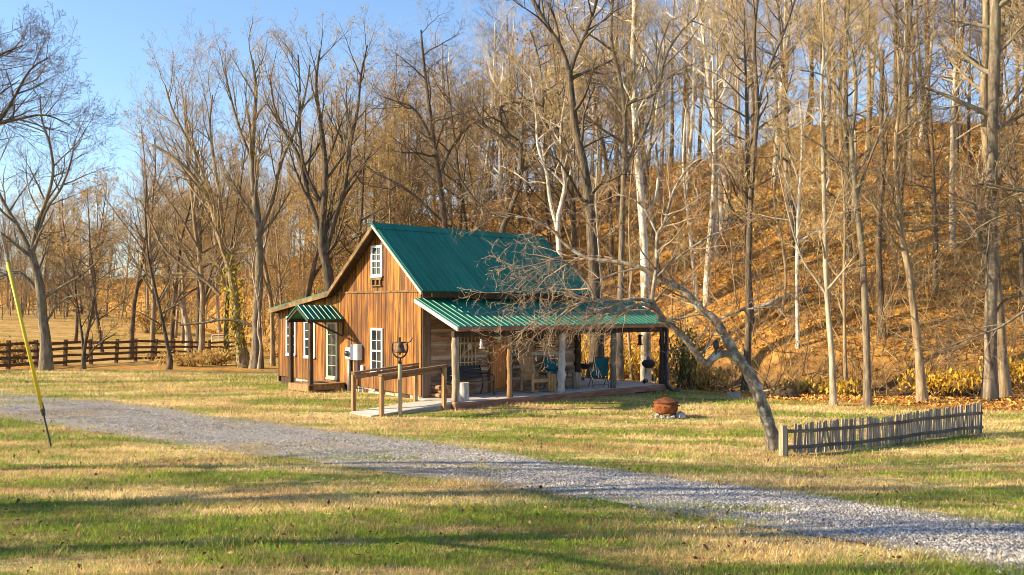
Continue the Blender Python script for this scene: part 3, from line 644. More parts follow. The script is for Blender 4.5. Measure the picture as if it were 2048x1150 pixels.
traced('tree at the right frame edge with dark limbs reaching left over the yard', (2120, 27),
  [([(2120, 830), (2118, 640), (2125, 430), (2118, 200), (2120, 0)], 30, 14, 9, 3.2, .4), ([(2124, 400), (2080, 385), (2020, 378), (1975, 368), (1940, 372)], 12, 4, 6, 1.5, .3), ([(2122, 480), (2070, 440), (2010, 430), (1950, 460)], 8, 3, 7, 1.6, .3), ([(2120, 640), (2060, 620), (2000, 655), (1930, 680), (1880, 700)], 8, 2, 9, 1.6, .3)], 'spread', 'grey', 'brown', seed=41)

# --- the leaning old tree in the yard
st = dict(maxlev=4, rmin=.003, nc=[0, 4, 3, 2], ratio=[.5, .55, .5, .5], ang=[(0, 0), (30, 75), (30, 70), (30, 70)], wob=[.05, .16, .2, .22, .22], trop=[0, -.02, -.05, -.07, -.08], rmax=[.3, .026, .012, .0075, .005], cone=.3)
t = Tree(77, st); YL = 19.0
lo = P(1551, 897, YL); lo.z = tz(lo.x, lo.y) - .08
def lean(pts, w0, w1, n, L=1.0, t0=.2, bias=None, dY=(0, 0), lev=0):
    k = len(pts); q = [P(a[0], a[1], YL + dY[0] + (dY[1] - dY[0]) * i / (k - 1)) - lo for i, a in enumerate(pts)]
    f = YL / F / 2; pp, rr = smooth_path(q, [f * (w0 + (w1 - w0) * i / (k - 1)) for i in range(k)], 4 * (k - 1))
    rr = [x * t.r.uniform(.88, 1.12) * (1 + (.7 * math.exp(-max(p_.z, 0) / .22) if w0 == 26 else 0)) for x, p_ in zip(rr, pp)]; t.lv[lev].append((pp, rr))
    if n: t.kids(pp, rr, L, 1, n, t0, bias)
LFT = Vector((-.5, 0, -.25))
lean([(1551, 904), (1549, 893), (1539, 853), (1523, 804), (1506, 762), (1485, 728), (1466, 705)], 26, 23, 0)
lean([(1470, 710), (1454, 680), (1429, 641), (1405, 622), (1391, 606), (1367, 582), (1340, 567), (1318, 560)], 21, 12, 8, .9, .35, UPV * .5, (0, .3))
lean([(1322, 562), (1297, 543), (1273, 533), (1245, 526), (1214, 522), (1183, 519), (1158, 508), (1130, 488), (1106, 462), (1068, 440), (1033, 434), (1002, 430)], 12, 3, 13, 1.4, .15, LFT, (.3, .8))
lean([(1476, 716), (1454, 708), (1433, 711), (1412, 727), (1395, 710), (1377, 686), (1356, 662), (1332, 644), (1311, 616), (1303, 599)], 17, 12, 6, .8, .4, None, (0, -.3))
lean([(1303, 602), (1308, 571), (1313, 530), (1315, 470), (1329, 446), (1343, 394), (1357, 363), (1381, 331), (1402, 314)], 9, 2.5, 16, 1.2, .2, None, (-.3, -.5))
lean([(1305, 604), (1275, 598), (1235, 602), (1193, 600), (1150, 610), (1110, 640)], 9, 3, 9, 1.1, .15, LFT, (-.3, -.8))
lean([(1312, 618), (1285, 608), (1256, 616), (1232, 628), (1205, 620), (1170, 640)], 9, 4, 8, 1.0, .3, LFT, (-.3, -.9))
lean([(1192, 603), (1170, 560), (1140, 530), (1110, 520), (1070, 530), (1020, 540)], 6, 2, 8, 1.0, .1, LFT, (-.6, -1.0))
lean([(1194, 601), (1150, 590), (1100, 575), (1050, 590), (1000, 585)], 5, 2, 7, 1.0, .1, LFT, (-.6, -1.2))
lean([(1150, 612), (1100, 625), (1060, 650), (1030, 675)], 4, 2, 8, .8, .2, LFT, (-.8, -1.1))
lean([(1315, 470), (1290, 420), (1260, 395), (1225, 390)], 5, 2, 8, .9, .2, None, (-.3, -.1))
lean([(1430, 643), (1475, 623), (1516, 616), (1566, 614)], 6, 2, 7, .7, .3, None, (.1, -.2))
lean([(1315, 640), (1345, 640), (1380, 632), (1400, 628)], 7, 3, 4, .5, .3, None, (-.3, -.5))
lean([(1308, 560), (1350, 520), (1416, 474), (1450, 462)], 5, 2, 8, .8, .2, None, (-.2, -.6))
lean([(1400, 705), (1410, 700), (1430, 655), (1422, 640)], 5, 2, 4, .4, .3, None, (0, -.2))
tm, cm = t.meshes(G('bark_lichen', [(.3, (.07, .05, .035)), (.5, (.20, .155, .11)), (.68, (.42, .38, .31))], (5, 5, 2.5), 2.2, .95, .9, .02, second=((.42, .43, .36), (3, 3, 3), 1.5, .56, .66)), TWIG['pink'], split=0)
lean_tree = tree_things('leaning_tree', 'old lichen spotted tree leaning left over the yard beside the picket fence', 'tree', tm, cm, lo)

# --- forest trees: prototypes copied over the wooded slope
def proto(style, H, seed, bark, twig, leaf=None, nl=0, t0=.3, L=None, rad=None, lsize=.08):
    st = ST[style]; t = Tree(seed, st); r = t.r; n = 12; p = Vector((0, 0, -.2)); d = Vector((r.gauss(0, .03), r.gauss(0, .03), 1)).normalized(); pts = [p]; rad = rad or H * .0115; rs = [rad * 1.25]
    for i in range(n):
        d = (d + Vector((r.gauss(0, st['wob'][0]), r.gauss(0, st['wob'][0]), .06))).normalized(); p = p + d * (H / n); pts.append(p); rs.append(rad * (1 - .85 * (i + 1) / n))
    t.lv[0].append((pts, rs)); t.kids(pts, rs, (L or H * st['ratio'][0]), 1, st['nc'][0], t0)
    return t.meshes(BARK[bark], TWIG[twig], leaf, nl, lsize)
PR = [('slender bare', proto('tall', 17, 101, 'tan', 'gold', t0=.3)), ('pale slender', proto('tall', 18, 102, 'pale', 'gold', t0=.35)), ('dark slender', proto('tall', 17, 103, 'dark', 'brown', t0=.3)),
      ('spreading bare', proto('vase', 15, 104, 'tan', 'mid', t0=.2, L=5.2)), ('broad bare', proto('spread', 15, 105, 'dark', 'brown', t0=.18, L=5)), ('tan leaved', proto('oak', 14, 106, 'dark', 'gold', DRY, 2600, .18, L=4.6)),
      ('rusty leaved', proto('tall', 15, 107, 'tan', 'gold', DRY, 1800, .2, L=4.4)), ('tall grey', proto('vase', 17, 108, 'dark', 'mid', DRY, 900, .28, 4.6)), ('white barked', proto('tall', 18, 109, 'white', 'gold', t0=.45)), ('young thin', proto('sapling', 7, 110, 'tan', 'gold', DRY, 250, .25, rad=.045))]
rg = random.Random(9); taken = []
ZN = [(-.36, 'in the distant woods at far left'), (-.24, 'in the woods behind the board fence'), (-.10, 'in the woods behind the cabin gable'), (.08, 'on the rise behind the green roof'), (.19, 'in the woods behind the porch end'), (.32, 'on the orange slope behind the leaning tree'), (.45, 'on the orange slope above the picket fence'), (9, 'on the slope by the right frame edge')]
def zone(a):
    for lim, s in ZN:
        if a < lim: return s
def place_tree(k, x, y, sc, band):
    nm, (tm, cm) = PR[k]; a = x / y
    lab = f'{nm} tree {zone(a)}, {band}'
    tree_things('sapling' if k == 9 else 'forest_tree', lab, 'tree', tm, cm, (x, y, tz(x, y) - .1), lab, rg.uniform(0, 6.28), sc * rg.uniform(.93, 1.07), (rg.gauss(0, .035), rg.gauss(0, .035)))
cnt = 0
def fill(N, a0, a1, d0, d1, mind, kinds, s0, s1, pw=1):
    global cnt
    tries = 0; k = 0
    while k < N and tries < N * 40:
        tries += 1; a = rg.uniform(a0, a1); yf = float(np.interp(a, FA, FY)); d = d0 + (d1 - d0) * rg.random() ** pw; y = yf + d; x = a * y
        u, v = cab_uv(np.array([x]), np.array([y]))
        if -2 < u[0] < 12 and -3 < v[0] < 13: continue
        if any((x - q[0]) ** 2 + (y - q[1]) ** 2 < mind * mind for q in taken): continue
        taken.append((x, y)); k += 1; cnt += 1
        place_tree(rg.choice(kinds), x, y, rg.uniform(s0, s1), 'low on the bank' if d < 7 else ('halfway up' if d < 20 else 'near the crest'))
fill(42, .16, .64, 24, 46, 1.7, [0, 2, 1, 0, 2, 7, 6, 3], .85, 1.15)           # crest, against the sky
fill(30, .18, .64, 2, 26, 2.2, [0, 1, 2, 2, 2, 8, 9], .6, .95)              # open slope on the right
fill(30, .12, .64, 2, 30, 1.5, [9], .5, 1.0)
fill(36, -.14, .17, 2, 30, 1.7, [0, 1, 3, 4, 5, 6, 7, 8, 2], .7, 1.0)     # behind the cabin
fill(18, -.14, .22, 26, 44, 2.0, [0, 2, 3, 7, 5], .8, 1.0)
fill(66, -.36, -.12, -3, 34, 1.8, [0, 3, 4, 5, 6, 7, 1], .65, .95)         # behind the board fence
fill(52, -.62, -.33, -34, 20, 2.6, [3, 4, 5, 5, 6, 7, 0], .8, 1.2)            # far left
fill(14, -.3, .1, 1, 10, 1.6, [9, 9, 6], .6, 1.1)
for px, Y, k, sc in ((262, 66, 7, .92), (300, 60, 3, 1.0), (345, 63, 4, 1.08), (400, 58, 3, 1.12), (450, 64, 7, 1.02), (545, 56, 3, 1.02), (600, 60, 7, 1.0), (735, 56, 4, 1.12), (790, 60, 3, 1.05), (930, 56, 4, 1.1), (205, 72, 5, .95), (150, 82, 4, .95)):
    place_tree(k, (px - CX) / F * Y, Y, sc, 'tall against the sky')
print('forest trees', cnt)
# trees to the left of the frame: they throw the long shadows across the lawn
for i, (x, y, k, s) in enumerate([(-7.6, 4.7, 4, .8), (-9.2, 7.6, 3, .9), (-11.5, 10.0, 4, 1.0), (-13.5, 13.2, 3, .95), (-7, 2.2, 5, .6), (-17, 8.0, 5, .85), (-26, 3, 6, .9), (24, 27.5, 2, .9)]):
    nm, (tm, cm) = PR[k]
    tree_things('shade_tree', ['broad bare', 'wide crowned', 'rusty leaved', 'tall grey', 'small leafy', 'wide leafy', 'slim rusty', 'dark slender'][i] + ' tree standing beside the lawn outside the frame', 'tree', tm, cm, (x, y, tz(x, y) - .1), None, rg.uniform(0, 6), s)

# --- the mass of woods beyond and between them
ST['brushy'] = dict(ST['vase'], nc=[15, 6, 5, 3], rmin=.006); ST['brushyoak'] = dict(ST['oak'], nc=[14, 6, 5, 3], rmin=.006)
fw = [proto('brushy', 11, 201, 'tan', 'gold', None, 0, .08, 3.6), proto('brushyoak', 9, 202, 'tan', 'gold', DRY, 700, .05, 3.2)]
Vs, Fs, off = [], [], 0; FWM = [[], []]
def mesh_arrays(me):
    v = np.empty(len(me.vertices) * 3); me.vertices.foreach_get('co', v); f = np.empty(len(me.loops), dtype=np.int32); me.loops.foreach_get('vertex_index', f)
    mi = np.empty(len(me.polygons), dtype=np.int32); me.polygons.foreach_get('material_index', mi); return v.reshape(-1, 3), f.reshape(-1, 4), mi
fwd = [[mesh_arrays(m_) for m_ in pr_] for pr_ in fw]; mids = []
for i in range(170):
    k = rg.randrange(2); a = rg.uniform(-.64, -.02) if rg.random() < .9 else rg.uniform(-.1, .02); y = float(np.interp(a, FA, FY)) + rg.uniform(2, 40) + (10 if a < -.3 else 0); x = a * y; sc = rg.uniform(.6, 1.15); rz = rg.uniform(0, 6.28)
    if i > 70: a = rg.uniform(-.66, -.12); y = min(float(np.interp(a, FA, FY)), 104 + 20 * rg.random()) + rg.uniform(-5, 12); x = a * y; sc = rg.uniform(.4, .8)
    for j in range(2):
        v, f, mi = fwd[k][j]; c_, s_ = math.cos(rz) * sc, math.sin(rz) * sc
        Vs.append(np.stack([v[:, 0] * c_ - v[:, 1] * s_ + x, v[:, 0] * s_ + v[:, 1] * c_ + y, v[:, 2] * sc + tz(x, y)], 1)); Fs.append(f + off); off += len(v); mids.append(np.where(mi == 1, 2, j))
fo = link('far_woods', mesh_np('far_woods', np.concatenate(Vs), [np.concatenate(Fs)], [BARK['tan'], TWIG['mid'], DRY], np.concatenate(mids))); tag(fo, 'golden brown mass of leafless woods filling the slope behind the trees', 'woods', kind='stuff')
# --- undergrowth of sticks and fallen twigs
N = 9000; aa = np.where(nr.random(N) < .6, nr.uniform(.05, .66, N), nr.uniform(-.62, .05, N)); yy = np.interp(aa, FA, FY) + nr.random(N) ** 1.2 * 42 - np.where(aa > .15, 1.0, 1.5); xx = aa * yy; zg = terr(xx, yy)
hh = nr.gamma(2.2, .55, N) + .2; lying = nr.random(N) < .42
T = Tree(5, ST['sapling'])
for i in range(N):
    p = Vector((xx[i], yy[i], zg[i] - .05)); r = rg
    d = Vector((r.gauss(0, .3), r.gauss(0, .3), 1)).normalized() if not lying[i] else Vector((r.gauss(0, 1), r.gauss(0, .6), r.gauss(.35, .15))).normalized()
    L = hh[i]; q = [p]; rs = [.011 * (1 + L * .35)]
    for k in range(3): d = (d + rvec(r) * .16).normalized(); p = p + d * L / 3; q.append(p); rs.append(rs[0] * (1 - .28 * (k + 1)))
    T.lv[4].append((q, rs))
    for k in range(4):
        b = q[1 + k % 2].copy(); e = (d + rvec(r) * .8).normalized(); qq_ = [b]
        for j in range(3): e = (e + rvec(r) * .2).normalized(); b = b + e * L * .16; qq_.append(b)
        T.lv[4].append((qq_, [rs[1] * .7, rs[1] * .6, rs[1] * .45, rs[1] * .3]))
Vu, Qu = T.tubes([4])
ug = link('undergrowth', mesh_np('undergrowth', Vu, [Qu], [TWIG['mid']])); tag(ug, 'tangle of bare brush and fallen sticks under the trees', 'brush', kind='stuff')
# ------------------------------------------------------------------ cabin
W = {
 'board': None,
 'dkwood': G('dark_wood', [(.3, (.022, .014, .009)), (.55, (.065, .042, .027)), (.75, (.14, .095, .06))], (9, 9, 1.2), 1.5, .9, .4),
 'fascia': G('fascia_wood', [(.3, (.08, .05, .025)), (.55, (.20, .13, .06)), (.75, (.34, .23, .12))], (3, 3, 3), 1.5, .9, .4),
 'trimw': G('white_trim', [(.3, (.66, .65, .62)), (.7, (.82, .81, .78))], (1, 1, 1), 6, .5, .05),
 'greywood': G('grey_wood', [(.3, (.17, .14, .11)), (.55, (.33, .28, .22)), (.75, (.48, .42, .34))], (2, 14, 14), 1.2, .9, .4, island=.15),
 'railwood': G('rail_wood', [(.3, (.16, .085, .035)), (.55, (.32, .19, .09)), (.75, (.46, .31, .16))], (9, 9, 1.5), 1.4, .85, .35, island=.12),
 'rim': G('porch_rim_wood', [(.3, (.16, .07, .045)), (.55, (.27, .13, .085)), (.75, (.38, .21, .14))], (1.2, 6, 9), 1.5, .85, .3),
 'post': G('post_wood', [(.3, (.13, .095, .065)), (.5, (.32, .25, .18)), (.7, (.52, .44, .34))], (10, 10, 1.1), 1.5, .9, .8, .02),
 'postw': G('weathered_post_wood', [(.3, (.26, .24, .22)), (.5, (.44, .42, .40)), (.7, (.58, .56, .53))], (7, 7, 1.5), 1.6, .9, .6, .02),
 'stone': G('foundation_stone', [(.3, (.28, .24, .18)), (.5, (.46, .41, .32)), (.7, (.62, .57, .47))], (1, 1, 1), 5, .95, .8, .03, island=.25),
 'dstone': G('dark_stone', [(.3, (.09, .085, .08)), (.55, (.22, .21, .20)), (.75, (.40, .38, .36))], (1, 1, 1), 6, .95, .8, .03, island=.3),
 'log': G('hewn_log', [(.3, (.13, .075, .05)), (.5, (.28, .17, .115)), (.7, (.46, .32, .225))], (1.2, 8, 9), 1.5, .9, .7, .02, island=.25),
 'chink': G('chinking', [(.3, (.44, .35, .275)), (.6, (.60, .50, .41))], (2, 2, 2), 4, .95, .4),
 'door': G('door_wood', [(.3, (.38, .105, .025)), (.5, (.58, .20, .05)), (.7, (.68, .30, .09))], (12, 12, .9), 1.5, .55, .15),
 'metal': G('grey_metal', [(.3, (.30, .31, .32)), (.7, (.44, .45, .46))], (1, 1, 1), 3, .5, .05, metal=.3),
 'box': G('meter_paint', [(.3, (.56, .57, .58)), (.7, (.70, .70, .70))], (1, 1, 1), 4, .45, .03),
 'black': G('black_iron', [(.3, (.012, .012, .013)), (.7, (.04, .04, .042))], (1, 1, 1), 9, .5, .2, spec=.5),
 'dpipe': G('dark_downspout', [(.3, (.035, .037, .045)), (.7, (.07, .072, .085))], (1, 1, 1), 4, .45, .05),
 'deck': G('deck_wood', [(.3, (.36, .33, .295)), (.55, (.52, .485, .435)), (.75, (.64, .60, .55))], (1.2, 12, 12), 1.3, .85, .25, island=.12),
}
def board_mat():
    m, nt, b = nodes('board_siding')
    rnd = nd(nt, 'ShaderNodeNewGeometry').outputs['Random Per Island']
    off = nd(nt, 'ShaderNodeVectorMath', operation='SCALE'); off.inputs[0].default_value = (17, 31, 5); nt.links.new(rnd, off.inputs['Scale'])
    ad = nd(nt, 'ShaderNodeVectorMath', operation='ADD'); nt.links.new(coords(nt, 'Object', (14, 14, .55)), ad.inputs[0]); nt.links.new(off.outputs[0], ad.inputs[1])
    n = noisen(nt, ad.outputs[0], 1.3, 7, .65, .5)
    n2 = noisen(nt, coords(nt, 'Object', (1.6, 1.6, .7)), 1.2, 4, .6)
    col = ramp(nt, n, [(.36, (.030, .011, .003)), (.45, (.17, .058, .008)), (.54, (.37, .138, .013)), (.69, (.60, .27, .033))])
    col = mixc(nt, mapr(nt, n2, 0, .8, .48, .7), col, (.12, .05, .018))
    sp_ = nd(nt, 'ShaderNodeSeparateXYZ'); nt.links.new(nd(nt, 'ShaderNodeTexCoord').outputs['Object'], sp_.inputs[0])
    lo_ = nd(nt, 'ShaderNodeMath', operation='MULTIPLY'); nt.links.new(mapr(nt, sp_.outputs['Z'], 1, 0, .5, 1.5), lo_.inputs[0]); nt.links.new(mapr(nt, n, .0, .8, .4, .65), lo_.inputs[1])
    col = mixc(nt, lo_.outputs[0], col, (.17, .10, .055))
    col = hsv(nt, col, mapr(nt, rnd, .5, 1.2))
    nt.links.new(col, b.inputs['Base Color']); b.inputs['Roughness'].default_value = .6; b.inputs['Specular IOR Level'].default_value = .3
    bump(nt, b, n, .35, .01); return m
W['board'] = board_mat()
def roof_mat():
    m, nt, b = nodes('green_metal_roof')
    n = noisen(nt, coords(nt, 'Object', (.6, .6, .6)), 1.2, 5, .6)
    col = ramp(nt, noisen(nt, coords(nt, 'Object', (2.2, .35, .35)), 1.1, 6, .65), [(.3, (.003, .105, .072)), (.5, (.004, .15, .102)), (.72, (.016, .19, .135))])
    nt.links.new(col, b.inputs['Base Color']); b.inputs['Roughness'].default_value = .42; b.inputs['Specular IOR Level'].default_value = .25
    n2 = noisen(nt, coords(nt, 'Object', (1, 1, 1)), 3, 2, .5); bump(nt, b, n2, .08, .02); return m
W['roof'] = roof_mat()
def glass_mat():
    m, nt, b = nodes('window_glass')
    n = noisen(nt, coords(nt, 'Object', (2, 2, 1)), 1.4, 3, .5)
    nt.links.new(ramp(nt, n, [(.35, (.012, .014, .018)), (.65, (.05, .06, .075))]), b.inputs['Base Color'])
    b.inputs['Roughness'].default_value = .06; b.inputs['Specular IOR Level'].default_value = .8; return m
W['glass'] = glass_mat()

cabin = empty('cabin', P0, TH, 'rustic log and board cabin with green metal roof and front porch', 'cabin')
U0, U1, V1, V2, V3 = .23, 7.15, 1.8, 6.2, 9.96
DZ = .45
def zr(v): return 3.61 + (v - 1.36) * (2.1 / 2.44) if v < 3.8 else (5.71 - (v - 3.8) * 2.05 / 2.51 if v < 6.31 else 3.66 - (v - 6.31) * .56 / 3.84)
rb = random.Random(3)
# gable boards
def boards(u, va, vb, zb, ztop, side=-1, th=.028):
    m = MB(); v = va
    while v < vb - .02:
        wd = min(rb.uniform(.14, .25), vb - v); q = rb.uniform(-.006, .006); g = .006
        z0 = zb(v + wd / 2); za, zc = ztop(v + g), ztop(v + wd - g)
        x = u + q; pts = [(x, v + g, z0), (x, v + wd - g, z0), (x, v + wd - g, zc), (x, v + g, za)]
        m.prism(pts, (side * th, 0, 0)); v += wd
    return m
zfl = lambda v: np.interp(v, [1.8, 5, 8, 9.96], [.50, .62, .66, .70])
top = lambda v: zr(v) - .13
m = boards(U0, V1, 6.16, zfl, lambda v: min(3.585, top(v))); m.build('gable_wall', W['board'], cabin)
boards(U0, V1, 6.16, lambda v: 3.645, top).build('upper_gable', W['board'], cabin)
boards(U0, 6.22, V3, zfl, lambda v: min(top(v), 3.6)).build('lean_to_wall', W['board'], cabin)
MB().box(U0 - .06, U0 - .005, V1, 6.19, 3.585, 3.645).box(U0 - .05, U0 - .004, 6.165, 6.215, .55, 3.5).build('trim_board', W['fascia'], cabin)
# backing walls (shell)
m = MB(); pr = [(U0 + .02, v, z) for v, z in ((V1 + .03, .3), (V3, .3), (V3, zr(V3) - .14), (6.31, 3.5), (3.8, 5.55), (V1 + .03, 3.55))]
m.prism(pr, (.08, 0, 0)); pr2 = [(U1 - .02, q[1], q[2]) for q in pr]; m.prism(pr2, (-.1, 0, 0))
m.box(U0 + .1, U1 - .12, V3 - .1, V3 - .01, .3, 3.0); m.build('inner_wall', W['dkwood'], cabin)
boards(U1, V1, V3, lambda v: .4, top, 1).build('side_wall', W['board'], cabin)
MB().box(U0 - .04, U0 + .13, V3 + .002, V3 + .06, .5, 2.95).build('corner_board', W['dkwood'], cabin)
# stone foundation under the gable
m = MB()
v = V1 + .1
while v < V3 - .1:
    wd = rb.uniform(.25, .5); zt = float(zfl(v + wd / 2)); zz = .2
    while zz < zt - .03:
        h = min(rb.uniform(.13, .2), zt - zz); m.box(U0 + .01 + rb.uniform(0, .03), U0 + .25, v + .008, min(v + wd, V3) - .008, zz + .006, zz + h - .006); zz += h
    v += wd
m.box(U0 + .06, U0 + .24, V1 + .1, V3 - .05, .1, .5); m.build('foundation', W['stone'], cabin, bevel=.015)
# log wall
m = MB(); z = DZ + .03; ch = MB().box(U0 + .02, U1 - .02, V1 + .07, V1 + .16, DZ, 3.72)
while z < 3.5:
    h = rb.uniform(.24, .31); x = U0 + .36
    q = rb.uniform(-.012, .012); sg = 7; prev = None
    for i in range(sg):
        xa, xb = U0 + .36 + (U1 - .2 - U0 - .36) * i / sg, U0 + .36 + (U1 - .2 - U0 - .36) * (i + 1) / sg
        c = (q, rb.uniform(-.012, .012), rb.uniform(-.015, .015), rb.uniform(-.015, .015)); prev = prev or c
        m.quadbox([(xa, V1 + prev[1], z + prev[2]), (xb, V1 + c[1], z + c[2]), (xb, V1 + .12, z + c[2]), (xa, V1 + .12, z + prev[2]),
                   (xa, V1 + prev[1] + .01, z + h + prev[3]), (xb, V1 + c[1] + .01, z + h + c[3]), (xb, V1 + .12, z + h + c[3]), (xa, V1 + .12, z + h + prev[3])]); prev = c
    z += h + rb.uniform(.09, .13)
lw = m.build('log_wall', W['log'], cabin); ch.build('chinking', W['chink'], lw)
MB().box(U0 + .005, U0 + .33, V1 - .03, V1 + .1, DZ, 3.6).build('corner_board', G('corner_board_wood', [(.3, (.13, .085, .06)), (.55, (.22, .155, .115)), (.75, (.30, .22, .17))], (10, 10, 1), 1.4, .9, .3), cabin)
MB().box(U1 - .2, U1 + .03, V1 - .06, V1 + .14, DZ, 3.6).build('corner_board', W['dkwood'], cabin)

# roofs -------------------------------------------------------------
def ribbed(u0, u1, top_, eave, step, rh, rw, thick=.03):
    """metal sheet between a top line and an eave line (v,z) with raised ribs"""
    (vt, zt), (ve, ze) = top_, eave; nrm = Vector((0, -(zt - ze), -(ve - vt))).normalized()
    if nrm.z < 0: nrm = -nrm
    pr = [(u0, 0)]; u = u0 + .04
    while u < u1 - rw - .02: pr += [(u, 0), (u + rw * .25, rh), (u + rw * .75, rh), (u + rw, 0)]; u += step
    pr.append((u1, 0)); m = MB(); n = len(pr)
    for (v, z) in ((vt, zt), (ve, ze)):
        for u, h in pr: m.v.append((u, v + nrm.y * h, z + nrm.z * h))
    for i in range(n - 1): m.f.append((i, i + 1, n + i + 1, n + i))
    # underside
    for (v, z) in ((vt, zt), (ve, ze)):
        for u in (u0, u1): m.v.append((u, v - nrm.y * thick, z - nrm.z * thick))
    b = 2 * n; m.f.append((b, b + 2, b + 3, b + 1)); m.f.append((0, n, b + 2, b)); m.f.append((n - 1, b + 1, b + 3, 2 * n - 1)); m.f.append(tuple([n + i for i in range(n)] + [b + 3, b + 2]))
    m.f.append(tuple([i for i in reversed(range(n))] + [b, b + 1]))
    return m
RU0, RU1 = -.12, 7.42
rf = ribbed(RU0, RU1, (3.8, 5.71), (1.36, 3.61), .228, .016, .045).build('main_roof', W['roof'], cabin)
ribbed(RU0, RU1, (3.8, 5.712), (6.31, 3.66), .228, .022, .05).build('back_slope', W['roof'], rf)
ribbed(RU0, RU1, (6.29, 3.672), (10.15, 3.10), .228, .022, .05).build('lean_to_roof', W['roof'], cabin)
MB().prism([(RU0 - .01, 3.60, 5.565), (RU0 - .01, 3.8, 5.75), (RU0 - .01, 4.02, 5.56), (RU0 - .01, 4.01, 5.545), (RU0 - .01, 3.8, 5.725), (RU0 - .01, 3.61, 5.55)], (RU1 - RU0 + .02, 0, 0)).build('ridge_cap', W['roof'], rf)
# roof deck, rafters (dark soffit) and rake boards
m = MB(); 
for (a, b) in (((1.40, 3.60), (3.79, 5.655)), ((3.81, 5.655), (6.30, 3.60)), ((6.33, 3.60), (10.1, 3.055))):
    m.prism([(RU0 + .03, a[0], a[1]), (RU0 + .03, b[0], b[1]), (RU0 + .03, b[0], b[1] - .05), (RU0 + .03, a[0], a[1] - .05)], (RU1 - RU0 - .06, 0, 0))
m.build('soffit', W['dkwood'], cabin)
def rake(pts, hgt, x, th): 
    m = MB()
    for (a, b) in zip(pts[:-1], pts[1:]): m.prism([(x, a[0], a[1]), (x, b[0], b[1]), (x, b[0], b[1] - hgt), (x, a[0], a[1] - hgt)], (th, 0, 0))
    return m
rake([(3.8, 5.685), (6.31, 3.637), (10.15, 3.075)], .15, RU0 - .03, .055).build('rake_board', W['fascia'], cabin)
rake([(1.36, 3.595), (3.798, 5.69)], .10, RU0 - .03, .055).build('rake_board', G('pale_rake_paint', [(.3, (.40, .36, .30)), (.7, (.58, .54, .46))], (1, 4, 4), 2, .7, .2), cabin)
rake([(1.36, 3.595), (3.8, 5.69), (6.31, 3.64), (10.15, 3.08)], .14, RU1 - .02, .05).build('rake_board', W['dkwood'], cabin)
MB().box(U0 + .1, RU1 - .1, 1.42, 1.46, 3.44, 3.585).box(U0 + .05, U1, V1 + .02, V1 + .06, 3.36, 3.62).build('eave_board', W['dkwood'], cabin)
MB().box(RU0 + .03, RU1, 10.1, 10.14, 2.93, 3.06).build('eave_board', W['fascia'], cabin)
# porch roof
PU0, PU1 = -.03, 9.98
pr_ = ribbed(PU0, PU1, (1.78, 3.40), (-.16, 2.585), .235, .022, .045).build('porch_roof', W['roof'], cabin)
m = MB(); m.prism([(PU0 + .04, 1.76, 3.355), (PU0 + .04, -.12, 2.565), (PU0 + .04, -.12, 2.53), (PU0 + .04, 1.76, 3.32)], (PU1 - PU0 - .08, 0, 0)); u = .25
while u < PU1 - .1: m.beam((u, 1.75, 3.27), (u, -.10, 2.485), .06, .09); u += .61
m.build('rafters', W['dkwood'], pr_)
MB().prism([(PU0 - .035, 1.79, 3.385), (PU0 - .035, -.17, 2.57), (PU0 - .035, -.17, 2.46), (PU0 - .035, 1.79, 3.275)], (.045, 0, 0)).build('rake_board', G('pale_porch_rake', [(.3, (.46, .42, .38)), (.7, (.66, .62, .57))], (1, 4, 4), 2, .7, .2), pr_)
MB().prism([(PU1 - .03, 1.79, 3.375), (PU1 - .03, -.17, 2.56), (PU1 - .03, -.17, 2.46), (PU1 - .03, 1.79, 3.275)], (.04, 0, 0)).build('rake_board', W['dkwood'], pr_)
MB().box(PU0 + .02, PU1 - .06, -.155, -.125, 2.45, 2.565).build('eave_board', W['rim'], pr_)
MB().beam((.0, .1, 2.37), (9.8, .1, 2.37), .13, .16).beam((7.2, 1.76, 3.2), (9.85, 1.76, 3.2), .1, .14).build('beam', W['dkwood'], cabin)
# deck
m = MB(); v = 0.0; 
while v < 1.79: m.box(.0, 9.72, v + .004, min(v + .137, 1.79) - .004, DZ - .035, DZ + rb.uniform(-.002, .002)); v += .137
v = 1.80
while v < 4.6: m.box(7.2, 9.72, v + .004, v + .133, DZ - .035, DZ + rb.uniform(-.002, .002)); v += .137
m.build('porch_deck', W['deck'], cabin)
MB().box(-.03, 9.75, -.045, -.002, DZ - .19, DZ - .005).box(9.722, 9.76, 0, 4.6, DZ - .19, DZ - .008).box(-.035, -.004, .0, 1.2, DZ - .2, DZ - .01).build('deck_rim', W['rim'], cabin)
m = MB(); u = .05
while u < 9.6:
    wd = rb.uniform(.2, .5); z0 = tz(*cab(u, .05, 0).xy[:]) - .08
    for k in range(2): m.box(u + .01, u + wd - .015, .02 + rb.uniform(0, .06), .3, z0 + k * .12, min(z0 + k * .12 + rb.uniform(.09, .13), DZ - .2))
    u += wd
m.build('porch_foundation', W['dstone'], cabin, bevel=.02)
MB().box(.1, 9.6, .3, .4, 0, DZ - .05).box(9.5, 9.6, .3, 4.5, 0, DZ - .05).build('porch_skirt', W['dkwood'], cabin)
